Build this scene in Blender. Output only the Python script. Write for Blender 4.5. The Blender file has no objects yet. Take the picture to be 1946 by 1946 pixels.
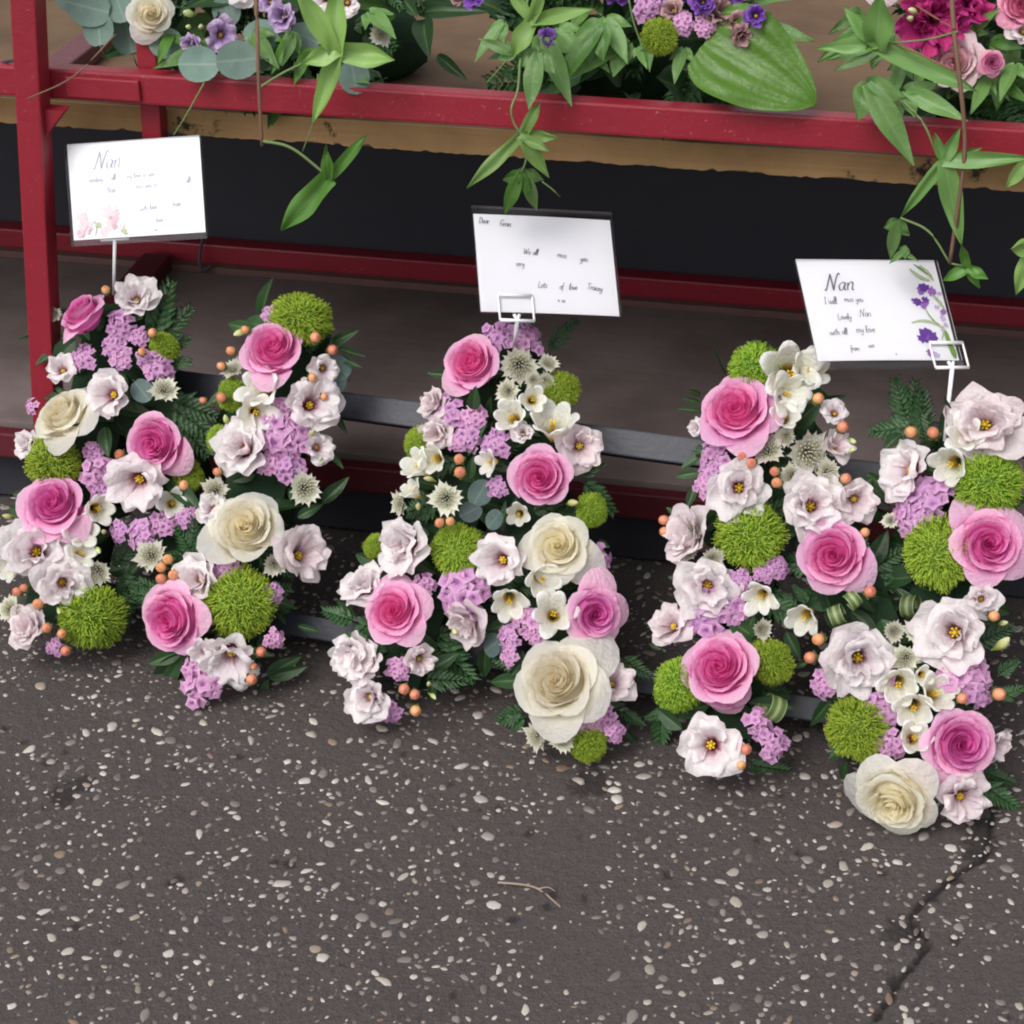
import bpy, bmesh, math, random
import numpy as np
from mathutils import Vector, Matrix, Quaternion, noise
random.seed(7); rng = np.random.default_rng(11)
SC = bpy.context.scene; COL = SC.collection
R = math.radians
# ------------------------------------------------------------------ camera
cam_d = bpy.data.cameras.new('camera'); cam = bpy.data.objects.new('camera', cam_d); COL.objects.link(cam)
cam.location = (0, 0, 1.1); cam.rotation_euler = (R(90-30.3), 0, 0)
cam_d.sensor_width = 36; cam_d.lens = 36*3727/1946; cam_d.clip_start = .05; cam_d.clip_end = 500
SC.camera = cam
# ------------------------------------------------------------------ sky, sun, exposure (bright overcast day)
SUN_EL, SUN_AZ = 50, 219          # azimuth: compass angle the light comes from (from the left, a little behind the viewer)
w = bpy.data.worlds.new('World'); SC.world = w; w.use_nodes = True
nt = w.node_tree; nt.nodes.clear()
sky = nt.nodes.new('ShaderNodeTexSky'); sky.sky_type = 'NISHITA'; sky.sun_disc = False
sky.sun_elevation = R(SUN_EL); sky.sun_rotation = R(SUN_AZ); sky.air_density = 1.0; sky.dust_density = 3.0; sky.ozone_density = 1.0
hs = nt.nodes.new('ShaderNodeHueSaturation'); hs.inputs['Saturation'].default_value = .18      # cloud cover: grey light
bg = nt.nodes.new('ShaderNodeBackground'); bg.inputs['Strength'].default_value = .14
wo = nt.nodes.new('ShaderNodeOutputWorld')
nt.links.new(sky.outputs[0], hs.inputs['Color']); nt.links.new(hs.outputs[0], bg.inputs['Color']); nt.links.new(bg.outputs[0], wo.inputs[0])
sd = bpy.data.lights.new('sun', 'SUN'); sd.energy = 1.2; sd.angle = R(30); sd.color = (1, .97, .93)
sun = bpy.data.objects.new('sun', sd); COL.objects.link(sun)
az = R(SUN_AZ); d = Vector((math.sin(az)*math.cos(R(SUN_EL)), math.cos(az)*math.cos(R(SUN_EL)), math.sin(R(SUN_EL))))
sun.rotation_euler = d.to_track_quat('Z', 'Y').to_euler(); sun.location = (0, 0, 3)
vs = SC.view_settings; vs.view_transform = 'Standard'; vs.look = 'None'; vs.gamma = 1; vs.exposure = .53
vs.use_curve_mapping = False
cy = SC.cycles; cy.max_bounces = 6; cy.diffuse_bounces = 3; cy.glossy_bounces = 2; cy.transmission_bounces = 3; cy.transparent_max_bounces = 6; cy.filter_width = 2.0
# ------------------------------------------------------------------ helpers
def mesh(name, V, Fc, mats, tone=None, smooth=True, mi=None):
    m = bpy.data.meshes.new(name); m.from_pydata([tuple(map(float, p)) for p in V], [], Fc)
    for q in (mats if isinstance(mats, (list, tuple)) else [mats]): m.materials.append(q)
    if smooth: m.polygons.foreach_set('use_smooth', [True]*len(m.polygons))
    if mi is not None: m.polygons.foreach_set('material_index', mi)
    if tone is not None:
        a = m.attributes.new('tone', 'FLOAT', 'POINT'); a.data.foreach_set('value', np.asarray(tone, dtype=np.float32))
    m.update(); return m
class MB:
    def __init__(s): s.v = []; s.f = []; s.t = []; s.m = []
    def add(s, V, Fc, tone=0., mi=0):
        o = len(s.v); s.v += [tuple(p) for p in V]; s.f += [tuple(i+o for i in f) for f in Fc]; s.m += [mi]*len(Fc)
        s.t += list(tone) if hasattr(tone, '__len__') else [tone]*len(V)
    def box(s, a, b, mi=0):
        (x0, y0, z0), (x1, y1, z1) = a, b
        s.add([(x0,y0,z0),(x1,y0,z0),(x1,y1,z0),(x0,y1,z0),(x0,y0,z1),(x1,y0,z1),(x1,y1,z1),(x0,y1,z1)],
              [(0,3,2,1),(4,5,6,7),(0,1,5,4),(1,2,6,5),(2,3,7,6),(3,0,4,7)], 0., mi)
    def tube(s, pts, r, n=6, tone=0., mi=0, taper=1.):
        pts = [Vector(p) for p in pts]; V = []; k = len(pts)
        for i, p in enumerate(pts):
            t = (pts[min(i+1, k-1)]-pts[max(i-1, 0)]).normalized(); a = t.orthogonal().normalized(); b = t.cross(a)
            rr = r*(1+(taper-1)*i/max(1, k-1))
            V += [p+(a*math.cos(2*math.pi*j/n)+b*math.sin(2*math.pi*j/n))*rr for j in range(n)]
        Fc = [(i*n+j, i*n+(j+1) % n, (i+1)*n+(j+1) % n, (i+1)*n+j) for i in range(k-1) for j in range(n)]
        Fc += [tuple(range(n-1, -1, -1)), tuple((k-1)*n+j for j in range(n))]
        s.add(V, Fc, tone, mi)
    def build(s, name, mats, smooth=True): return mesh(name, s.v, s.f, mats, s.t, smooth, s.m)
def crom(pts, k=6):
    P = [Vector(p) for p in pts]; P = [P[0]*2-P[1]]+P+[P[-1]*2-P[-2]]; o = []
    for i in range(1, len(P)-2):
        for j in range(k):
            t = j/k; a, b, c, d_ = P[i-1:i+3]
            o.append(.5*((2*b)+(c-a)*t+(2*a-5*b+4*c-d_)*t*t+(3*b-a-3*c+d_)*t**3))
    return o+[P[-2]]
def obj(name, data, parent=None, loc=(0,0,0), rot=None, scale=1.):
    o = bpy.data.objects.new(name, data); COL.objects.link(o); o.parent = parent; o.location = loc
    if rot is not None: o.rotation_mode = 'QUATERNION'; o.rotation_quaternion = rot
    o.scale = (scale,)*3 if not hasattr(scale, '__len__') else scale
    return o
def tag(o, label, cat, group=None):
    o['label'] = label; o['category'] = cat
    if group: o['group'] = group
    return o
def bevel(m, w_=.0015, seg=2):
    bm = bmesh.new(); bm.from_mesh(m); bmesh.ops.bevel(bm, geom=bm.edges[:], offset=w_, segments=seg, profile=.6, affect='EDGES'); bm.to_mesh(m); bm.free()
    return m
def aim(nv, roll):
    nv = Vector(nv).normalized(); return nv.to_track_quat('Z', 'Y') @ Quaternion((0, 0, 1), roll)
def frameq(xv, yhint):      # x axis along xv, z axis close to yhint
    x = Vector(xv).normalized(); z = Vector(yhint); z = (z-x*z.dot(x)).normalized(); y = z.cross(x)
    return Matrix((x, y, z)).transposed().to_quaternion()
# ------------------------------------------------------------------ materials
class NT:
    def __init__(s, name):
        s.m = bpy.data.materials.new(name); s.m.use_nodes = True; s.t = s.m.node_tree; s.p = s.t.nodes['Principled BSDF']; s.o = s.t.nodes['Material Output']
    def n(s, ty, **kw):
        q = s.t.nodes.new('ShaderNode'+ty)
        for k, v_ in kw.items():
            if k in q.inputs: q.inputs[k].default_value = v_
            else: setattr(q, k, v_)
        return q
    def l(s, a, b): s.t.links.new(a, b)
    def ramp(s, fac, stops, interp='LINEAR'):
        r = s.n('ValToRGB'); e = r.color_ramp; e.interpolation = interp
        while len(e.elements) < len(stops): e.elements.new(.5)
        for q, (p, c) in zip(e.elements, stops): q.position = p; q.color = (*c, 1) if len(c) == 3 else c
        s.l(fac, r.inputs[0]); return r.outputs[0]
    def coord(s, which='Object'): return s.n('TexCoord').outputs[which]
    def noise(s, scale, detail=4, vec=None, rough=.6):
        q = s.n('TexNoise'); q.inputs['Scale'].default_value = scale; q.inputs['Detail'].default_value = detail; q.inputs['Roughness'].default_value = rough
        s.l(vec if vec else s.coord(), q.inputs['Vector']); return q.outputs[0]
    def mix(s, fac, a, b, mode='MIX'):
        q = s.n('Mix', data_type='RGBA', blend_type=mode)
        for i, x in ((0, fac), (6, a), (7, b)):
            if hasattr(x, 'is_linked'): s.l(x, q.inputs[i])
            else: q.inputs[i].default_value = (*x, 1) if hasattr(x, '__len__') else x
        return q.outputs[2]
    def bump(s, h, dist, strength=1., normal=None):
        b = s.n('Bump'); b.inputs['Distance'].default_value = dist; b.inputs['Strength'].default_value = strength; s.l(h, b.inputs['Height'])
        if normal: s.l(normal, b.inputs['Normal'])
        return b.outputs[0]
def m_petal(name, stops, rough=.6, trans=.28, var=.10, spec=.22, hue=.012):
    t = NT(name); a = t.n('Attribute', attribute_name='tone'); c = t.ramp(a.outputs['Fac'], stops)
    ob = t.n('ObjectInfo'); h = t.n('HueSaturation')
    mr = t.n('MapRange'); mr.inputs[3].default_value = 1-var; mr.inputs[4].default_value = 1+var*.6; t.l(ob.outputs['Random'], mr.inputs[0]); t.l(mr.outputs[0], h.inputs['Value'])
    m2 = t.n('MapRange'); m2.inputs[3].default_value = .5-hue; m2.inputs[4].default_value = .5+hue; t.l(ob.outputs['Random'], m2.inputs[0]); t.l(m2.outputs[0], h.inputs['Hue'])
    t.l(c, h.inputs['Color']); col = h.outputs[0]
    t.l(col, t.p.inputs['Base Color']); t.p.inputs['Roughness'].default_value = rough; t.p.inputs['Specular IOR Level'].default_value = .25
    t.p.inputs['Specular IOR Level'].default_value = spec
    t.l(t.bump(t.noise(7, 2), .03, .25), t.p.inputs['Normal'])
    tr = t.n('BsdfTranslucent'); t.l(col, tr.inputs[0]); mx = t.n('MixShader'); mx.inputs[0].default_value = trans
    t.l(t.p.outputs[0], mx.inputs[1]); t.l(tr.outputs[0], mx.inputs[2]); t.l(mx.outputs[0], t.o.inputs[0]); return t.m
def m_leaf(name, c0, c1, rough=.42, trans=.18, rib=(.10, .16, .05), ribw=.05):
    t = NT(name); ob = t.n('ObjectInfo'); nz = t.noise(3, 3); base = t.mix(nz, c0, c1)
    h = t.n('HueSaturation'); mr = t.n('MapRange'); mr.inputs[3].default_value = .65; mr.inputs[4].default_value = 1.25; t.l(ob.outputs['Random'], mr.inputs[0]); t.l(mr.outputs[0], h.inputs['Value'])
    a = t.n('Attribute', attribute_name='tone'); f = t.ramp(a.outputs['Fac'], [(0, (1,1,1)), (ribw, (.5,.5,.5)), (ribw*2, (0,0,0))])
    t.l(t.mix(f, base, rib), h.inputs['Color']); col = h.outputs[0]
    t.l(col, t.p.inputs['Base Color']); t.p.inputs['Roughness'].default_value = rough; t.p.inputs['Specular IOR Level'].default_value = .4
    t.l(t.bump(t.noise(14, 3), .008, .15), t.p.inputs['Normal'])
    tr = t.n('BsdfTranslucent'); t.l(col, tr.inputs[0]); mx = t.n('MixShader'); mx.inputs[0].default_value = trans
    t.l(t.p.outputs[0], mx.inputs[1]); t.l(tr.outputs[0], mx.inputs[2]); t.l(mx.outputs[0], t.o.inputs[0]); return t.m
def m_plain(name, c0, c1=None, scale=20, rough=.6, spec=.3, bump=0., bscale=200, metal=0):
    t = NT(name); c1 = c1 or c0; t.l(t.mix(t.noise(scale, 5), c0, c1), t.p.inputs['Base Color'])
    t.p.inputs['Roughness'].default_value = rough; t.p.inputs['Specular IOR Level'].default_value = spec; t.p.inputs['Metallic'].default_value = metal
    if bump: t.l(t.bump(t.noise(bscale, 4), bump), t.p.inputs['Normal'])
    return t.m
M = {}
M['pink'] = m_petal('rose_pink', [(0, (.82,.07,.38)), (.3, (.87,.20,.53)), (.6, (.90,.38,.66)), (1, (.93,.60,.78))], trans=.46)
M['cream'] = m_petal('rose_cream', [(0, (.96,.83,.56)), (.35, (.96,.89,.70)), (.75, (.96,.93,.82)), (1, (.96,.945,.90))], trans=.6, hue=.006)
M['palepink'] = m_petal('rose_pale', [(0, (.66,.22,.30)), (.3, (.74,.46,.50)), (1, (.82,.66,.68))])
M['salmon'] = m_petal('rose_small_pink', [(0, (.66,.12,.30)), (1, (.80,.36,.52))])
M['liz'] = m_petal('lisianthus_blush', [(0, (.26,.05,.09)), (.17, (.50,.20,.28)), (.34, (.90,.79,.83)), (.8, (.95,.91,.91)), (1, (.92,.80,.84))], trans=.48, hue=.02, var=.08)
M['lizf'] = m_petal('lisianthus_dusky', [(0, (.42,.16,.24)), (.3, (.80,.64,.68)), (.8, (.92,.84,.85)), (1, (.86,.70,.75))], trans=.46, hue=.02)
M['lizl'] = m_petal('lisianthus_lilac', [(0, (.16,.06,.22)), (.4, (.42,.27,.52)), (1, (.62,.48,.68))])
M['lizp'] = m_petal('lisianthus_purple', [(0, (.05,.015,.12)), (.5, (.16,.05,.34)), (1, (.28,.12,.48))])
M['lizd'] = m_petal('dusky_floret', [(0, (.18,.06,.08)), (.5, (.42,.24,.26)), (1, (.56,.36,.34))])
M['lizm'] = m_petal('carnation_magenta', [(0, (.22,.01,.08)), (.5, (.42,.02,.16)), (1, (.55,.05,.24))])
M['frees'] = m_petal('freesia_white', [(0, (.50,.24,.03)), (.12, (.72,.50,.12)), (.24, (.90,.88,.74)), (1, (.94,.94,.91))], trans=.46, hue=.005, var=.05)
M['stat'] = m_petal('statice_lilac', [(0, (.34,.12,.36)), (.4, (.60,.28,.54)), (1, (.75,.46,.68))], var=.16, hue=.02)
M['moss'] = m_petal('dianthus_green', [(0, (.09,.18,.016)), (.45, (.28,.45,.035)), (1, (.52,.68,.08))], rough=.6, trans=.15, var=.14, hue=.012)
M['astr'] = m_petal('astrantia_bract', [(0, (.38,.42,.22)), (.4, (.60,.60,.46)), (.85, (.72,.68,.60)), (1, (.46,.50,.32))], var=.18, hue=.02)
M['pin'] = m_petal('astrantia_pincushion', [(0, (.40,.40,.24)), (.6, (.58,.54,.40)), (1, (.74,.68,.60))], var=.15)
M['bud'] = m_petal('freesia_bud', [(0, (.24,.36,.06)), (.5, (.55,.62,.18)), (1, (.72,.74,.42))], var=.2, hue=.02)
M['berry'] = m_petal('hypericum_berry', [(0, (.62,.20,.10)), (.6, (.70,.30,.15)), (1, (.56,.15,.08))], rough=.16, trans=.02, var=.14, spec=.7, hue=.018)
M['stamen'] = m_plain('stamen_yellow', (.55,.34,.02), (.70,.50,.04), 60, .6)
M['throat'] = m_plain('throat_dark', (.10,.025,.03), (.16,.05,.04), 60, .7)
M['ruscus'] = m_leaf('leaf_dark', (.018,.052,.018), (.036,.085,.028))
M['frond'] = m_leaf('leaf_fern', (.022,.070,.022), (.045,.115,.038))
M['euc'] = m_leaf('leaf_eucalyptus', (.10,.17,.14), (.15,.23,.19), .55, .12, (.20,.27,.22))
M['euc_dark'] = m_leaf('leaf_eucalyptus_dark', (.05,.085,.08), (.08,.12,.11), .55, .1, (.12,.16,.14))
M['hosta'] = m_leaf('leaf_hosta', (.085,.22,.018), (.14,.30,.03), .38, .22, (.16,.32,.05), .03)
M['star0'] = m_leaf('leaf_vine_dark', (.06,.16,.025), (.10,.23,.04), .4, .25, (.13,.24,.08))
M['star1'] = m_leaf('leaf_vine_pale', (.18,.32,.07), (.24,.40,.11), .42, .25, (.24,.38,.16))
M['star2'] = m_leaf('leaf_vine_mid', (.095,.20,.05), (.145,.275,.075), .4, .22, (.16,.27,.11))
M['curl'] = m_leaf('leaf_variegated', (.06,.11,.03), (.10,.16,.05), .4, .2, (.34,.38,.18), .12)
M['stem'] = m_plain('stem_green', (.09,.16,.04), (.16,.20,.08), 40, .6)
M['stem_brown'] = m_plain('stem_brown', (.11,.06,.04), (.18,.10,.06), 60, .7)
M['stem_red'] = m_plain('stem_red', (.16,.05,.04), (.20,.09,.05), 60, .6)
M['foam'] = m_plain('floral_foam_dark', (.012,.028,.014), (.02,.04,.02), 40, .9, .1, .002, 90)
M['paper'] = m_plain('card_paper', (.85,.84,.86), (.88,.87,.89), 8, .5, .25)
M['ink'] = m_plain('ink', (.11,.11,.14), (.20,.20,.24), 40, .6)
M['ink_glare'] = m_plain('ink_glare', (.36,.35,.44), (.48,.46,.55), 40, .6)  # lighter ink for the first card: sleeve glare painted into the colour
for k_, c_ in dict(print_purple=(.16,.05,.34), print_violet=(.36,.16,.50), print_lilac=(.60,.48,.72), print_green=(.20,.34,.06), print_sage=(.48,.54,.34), print_pink=(.77,.56,.60), print_blush=(.79,.69,.72), print_rose=(.70,.44,.50)).items(): M[k_] = m_plain(k_, c_, tuple(x*.8 for x in c_), 300, .5)
M['plastic_white'] = m_plain('plastic_white', (.76,.76,.77), None, 10, .35, .4)
M['bar'] = m_plain('stand_painted_timber', (.020,.022,.032), (.032,.035,.048), 30, .45, .35, .0006, 120)
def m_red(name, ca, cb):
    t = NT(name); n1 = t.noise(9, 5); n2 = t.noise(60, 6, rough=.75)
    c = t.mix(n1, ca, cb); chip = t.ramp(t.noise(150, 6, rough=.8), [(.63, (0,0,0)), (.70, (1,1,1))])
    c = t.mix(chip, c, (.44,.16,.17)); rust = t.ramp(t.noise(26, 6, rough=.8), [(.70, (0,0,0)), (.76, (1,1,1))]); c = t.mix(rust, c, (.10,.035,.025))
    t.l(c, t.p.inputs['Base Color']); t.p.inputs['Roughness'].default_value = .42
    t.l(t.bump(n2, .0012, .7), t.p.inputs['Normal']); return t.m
M['red'] = m_red('red_paint', (.20,.008,.018), (.26,.013,.027)); M['red_shaded'] = m_red('red_paint_shaded', (.075,.009,.014), (.115,.013,.020))  # second red is a darker copy: shade on these members painted into the colour
def m_ply(name, a, b, rot, edge=False):
    t = NT(name); mp = t.n('Mapping'); t.l(t.coord(), mp.inputs[0]); mp.inputs['Scale'].default_value = (1, 9, 9) if not edge else (1, 1, 40)
    g = t.noise(7, 6, mp.outputs[0]); c = t.mix(g, a, b)
    dirt = t.ramp(t.noise(5, 5), [(.42, (0,0,0)), (.66, (1,1,1))]); c = t.mix(dirt, c, tuple(x*.72 for x in a))
    if rot:
        mk = t.ramp(t.noise(16, 6, rough=.75), [(.62, (0,0,0)), (.68, (1,1,1))]); c = t.mix(mk, c, (.025,.018,.014))
    t.l(c, t.p.inputs['Base Color']); t.p.inputs['Roughness'].default_value = .75; t.p.inputs['Specular IOR Level'].default_value = .2
    t.l(t.bump(g, .0015, .6), t.p.inputs['Normal']); return t.m
M['ply'] = m_ply('plywood_deck', (.125,.074,.042), (.17,.106,.062), False)
M['ply_edge'] = m_ply('plywood_edge', (.33,.195,.085), (.43,.27,.125), True, True)
M['board'] = m_ply('board_dark', (.165,.128,.122), (.22,.172,.163), False)
M['lip'] = m_plain('board_edge_worn', (.16,.09,.075), (.10,.05,.045), 30, .7)
M['black'] = m_plain('black_panel', (.026,.025,.034), (.036,.035,.044), 14, .6, .3, .0008, 60)
def m_asphalt():
    t = NT('asphalt'); co = t.coord(); a = t.n('Attribute', attribute_name='stain')
    n1 = t.noise(7, 4, co); n2 = t.noise(420, 4, co, .7); n3 = t.noise(38, 5, co)
    c = t.mix(n1, (.064,.0535,.0525), (.086,.0725,.0715)); c = t.mix(t.ramp(n2, [(.35, (0,0,0)), (.75, (1,1,1))]), c, (.12,.105,.10)) if False else c
    c = t.mix(t.ramp(n2, [(.30, (1,1,1)), (.48, (0,0,0))]), c, (.034,.029,.028)); c = t.mix(t.ramp(n2, [(.60, (0,0,0)), (.74, (1,1,1))]), c, (.105,.093,.090))
    c = t.mix(t.ramp(n3, [(.58, (0,0,0)), (.76, (.6,.6,.6))]), c, (.043,.036,.036))
    c = t.mix(t.ramp(t.noise(160, 5, co, .75), [(.36, (.8,.8,.8)), (.50, (0,0,0))]), c, (.040,.033,.033))
    c = t.mix(t.ramp(t.noise(620, 2, co, .5), [(.66, (0,0,0)), (.72, (.85,.85,.85))]), c, (.24,.215,.20))
    c = t.mix(t.ramp(t.noise(2.6, 4, co), [(.35, (0,0,0)), (.7, (.5,.5,.5))]), c, (.085,.068,.064))
    c = t.mix(a.outputs['Fac'], c, (.021,.017,.017)); t.l(c, t.p.inputs['Base Color'])
    t.p.inputs['Roughness'].default_value = .78; t.p.inputs['Specular IOR Level'].default_value = .3
    b1 = t.bump(n2, .0016, .8); b2 = t.bump(t.noise(130, 5, co, .7), .004, .8, b1); t.l(b2, t.p.inputs['Normal']); return t.m
M['asphalt'] = m_asphalt()
def m_stone(name, ramp):
    t = NT(name); ob = t.n('Attribute', attribute_name='tone'); oi = t.n('ObjectInfo'); ad = t.n('Math', operation='ADD'); t.l(ob.outputs['Fac'], ad.inputs[0]); t.l(oi.outputs['Random'], ad.inputs[1])
    fr = t.n('Math', operation='FRACT'); t.l(ad.outputs[0], fr.inputs[0]); c = t.ramp(fr.outputs[0], ramp)
    c = t.mix(t.noise(260, 4), c, t.mix(.5, c, (.42,.36,.32), 'MULTIPLY')); t.l(c, t.p.inputs['Base Color']); t.p.inputs['Roughness'].default_value = .5; return t.m
M['stone'] = m_stone('aggregate', [(0, (.40,.37,.34)), (.16, (.54,.50,.46)), (.28, (.36,.32,.295)), (.42, (.20,.172,.16)), (.60, (.115,.098,.093)), (.74, (.25,.22,.20)), (.86, (.46,.42,.38)), (.93, (.27,.20,.145)), (.97, (.18,.12,.09)), (1, (.40,.37,.34))])
def m_sleeve():
    t = NT('cellophane'); tr = t.n('BsdfTransparent'); tr.inputs[0].default_value = (.97,.97,.98,1); gl = t.n('BsdfGlossy'); gl.inputs['Roughness'].default_value = .12
    fr = t.n('Fresnel'); fr.inputs[0].default_value = 1.4; mx = t.n('MixShader'); t.l(fr.outputs[0], mx.inputs[0]); t.l(tr.outputs[0], mx.inputs[1]); t.l(gl.outputs[0], mx.inputs[2]); t.l(mx.outputs[0], t.o.inputs[0]); return t.m
M['sleeve'] = m_sleeve()
# ------------------------------------------------------------------ ground
def axis(a, b, step, far, grow=1.35):
    c = list(np.arange(a, b+1e-9, step)); s_, x = step, b; hi = []
    while x < far: s_ *= grow; x += s_; hi.append(x)
    s_, x = step, a; lo = []
    while x > -far: s_ *= grow; x -= s_; lo.append(x)
    return np.array(lo[::-1]+c+hi)
CRACK = [(.425,1.365),(.413,1.325),(.402,1.295),(.385,1.285),(.368,1.268),(.352,1.252),(.336,1.236),(.327,1.222),(.333,1.208),(.338,1.192),(.318,1.165),(.305,1.150),(.296,1.130),(.283,1.112),(.270,1.09),(.262,1.06)]
BLOBS = [(.405,1.318,.017),(.398,1.300,.013),(.412,1.345,.010),(.318,1.207,.015),(.330,1.212,.010),(.334,1.190,.008),(.350,1.248,.007),(.372,1.268,.008),(.302,1.150,.006),(-.40,1.385,.016),(-.385,1.40,.012),(-.43,1.14,.016),(-.41,1.118,.012),(.035,1.252,.006),(.03,1.236,.005),(-.19,1.29,.006),(-.2,1.293,.005),(-.28,1.27,.006),(-.285,1.265,.005),(.07,1.40,.02)]
pit = random.Random(77); BLOBS += [(pit.uniform(-.5, .5), pit.uniform(1.05, 1.5), pit.uniform(.0022, .0055)) for _ in range(60)]
gx = axis(-.56, .56, .0028, 120); gy = axis(1.03, 1.62, .0028, 120); X, Y = np.meshgrid(gx, gy); Z = np.zeros_like(X); ST = np.zeros_like(X)
near = (np.abs(X) < 1.4) & (Y > .6) & (Y < 2.6)
nzv = np.zeros_like(X); wob = np.zeros_like(X)
for i, j in zip(*np.nonzero(near)):
    p = (X[i, j], Y[i, j], 0); nzv[i, j] = noise.noise((p[0]*14, p[1]*14, 3))*.0012+noise.noise((p[0]*90, p[1]*90, 9))*.0006
    wob[i, j] = noise.noise((p[0]*120, p[1]*120, 21))+.5*noise.noise((p[0]*300, p[1]*300, 4))
Z += nzv
dm = np.full_like(X, 9.)
for (ax_, ay_), (bx_, by_) in zip(CRACK[:-1], CRACK[1:]):
    dx, dy = bx_-ax_, by_-ay_; t_ = np.clip(((X-ax_)*dx+(Y-ay_)*dy)/(dx*dx+dy*dy), 0, 1); dm = np.minimum(dm, np.hypot(X-ax_-t_*dx, Y-ay_-t_*dy))
cw = np.clip(1-(dm+wob*.0022-.0016)/.0022, 0, 1); ST = np.maximum(ST, cw); Z -= .0035*cw
for bx_, by_, br_ in BLOBS:
    dd = np.hypot(X-bx_, (Y-by_)*.8)/br_; b_ = np.clip((1-dd-wob*.55)*3.2, 0, 1); ST = np.maximum(ST, b_*.75); Z -= .0008*b_
ny, nx = X.shape
idx = np.arange(ny*nx).reshape(ny, nx); Fq = np.stack([idx[:-1, :-1], idx[:-1, 1:], idx[1:, 1:], idx[1:, :-1]], -1).reshape(-1, 4)
gm = bpy.data.meshes.new('ground'); gm.from_pydata(np.stack([X, Y, Z], -1).reshape(-1, 3).tolist(), [], Fq.tolist()); gm.materials.append(M['asphalt'])
gm.polygons.foreach_set('use_smooth', [True]*len(gm.polygons)); at = gm.attributes.new('stain', 'FLOAT', 'POINT'); at.data.foreach_set('value', ST.reshape(-1).astype(np.float32)); gm.update()
ground = obj('ground', gm); ground['kind'] = 'structure'; ground['label'] = 'dark worn asphalt with pale pebbles showing and a ragged crack'
def dome(seed):
    r_ = random.Random(seed); V = []; n = 9
    for k, (rr, zz) in enumerate(((1, -.35), (.93, .25), (.60, .62))):
        for j in range(n):
            a = 2*math.pi*j/n+k*.3; q = rr*(1+.55*(noise.noise((math.cos(a)*1.3+seed*7, math.sin(a)*1.3, k*.25))))*(.86+.28*r_.random()); V.append((q*math.cos(a), q*math.sin(a), zz+.08*r_.random()))
    V.append((.05, 0, .72)); Fc = [(k*n+j, k*n+(j+1) % n, (k+1)*n+(j+1) % n, (k+1)*n+j) for k in range(2) for j in range(n)]+[(2*n+j, 2*n+(j+1) % n, 3*n) for j in range(n)]
    return V, Fc
DOMES = [dome(i) for i in range(12)]; STONE_M = [mesh('stone', v_, f_, M['stone'], [0]*len(v_)) for v_, f_ in DOMES]
pts = []; cell = {}
def free(x, y, r):
    i, j = int(x//.02), int(y//.02)
    for a in (-1, 0, 1):
        for b in (-1, 0, 1):
            for (px, py, pr) in cell.get((i+a, j+b), ()):
                if (px-x)**2+(py-y)**2 < (r+pr+.0008)**2: return False
    return True
rs = random.Random(5); tries = 0
while tries < 21000:
    tries += 1; x, y = rs.uniform(-.85, .85), rs.uniform(.85, 2.0)
    if noise.noise((x*9, y*9, 5)) < -.38+rs.uniform(-.2, .2): continue
    r = rs.choices((rs.uniform(.0009, .0019), rs.uniform(.0019, .0034), rs.uniform(.0034, .0058)), (6.5, 4.2, 1.3))[0]
    if not free(x, y, r): continue
    cell.setdefault((int(x//.02), int(y//.02)), []).append((x, y, r)); pts.append((x, y, r))
def gz(x, y):
    return noise.noise((x*14, y*14, 3))*.0012+noise.noise((x*90, y*90, 9))*.0006
inview = [p for p in pts if p[1] < 1.36-.12*p[0] and abs(p[0]) < .37*(p[1]+.08)-.0 and p[1] > 1.10]
inview.sort(key=lambda p: -p[2]); big = set(inview[:290])
sb = MB()
for p in pts:
    x, y, r = p; k = rs.randrange(12); a = rs.uniform(0, 6.28); el = rs.uniform(1.0, 2.2); sc = (r*el**.5*1.08, r/el**.5*1.08, r*rs.uniform(.25, .5))
    if p in big: obj('stone', STONE_M[k], ground, (x, y, gz(x, y)-rs.uniform(0, .0006)), Quaternion((0, 0, 1), a), sc)
    else:
        V, Fc = DOMES[k]; c, s_ = math.cos(a), math.sin(a); z0 = gz(x, y)
        sb.add([(x+c*v_[0]*sc[0]-s_*v_[1]*sc[1], y+s_*v_[0]*sc[0]+c*v_[1]*sc[1], z0+v_[2]*sc[2]) for v_ in V], Fc, rs.random())
o = obj('stone_chippings', sb.build('stone_chippings', M['stone']), ground); o['kind'] = 'stuff'
# twig lying on the asphalt
tw = MB(); tw.tube(crom([(-.012,1.262,.003),(.008,1.259,.0035),(.022,1.254,.003),(.034,1.241,.002),(.040,1.233,.002)], 4), .0011, 6, taper=.6)
root = obj('twig', None, None, (.012, 1.257, 0)); tag(root, 'small dry pale twig lying on the asphalt before the middle letter', 'twig')
o = obj('stalk', tw.build('stalk', m_plain('twig_bark', (.36,.28,.22), (.20,.14,.11), 80, .8)), root, (-.012, -1.257, 0))
t2 = MB(); t2.tube(crom([(.022,1.254,.003),(.030,1.255,.004),(.036,1.251,.003)], 4), .0008, 5, taper=.5); obj('side_shoot', t2.build('side_shoot', o.data.materials[0]), root, (-.012, -1.257, 0))
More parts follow.
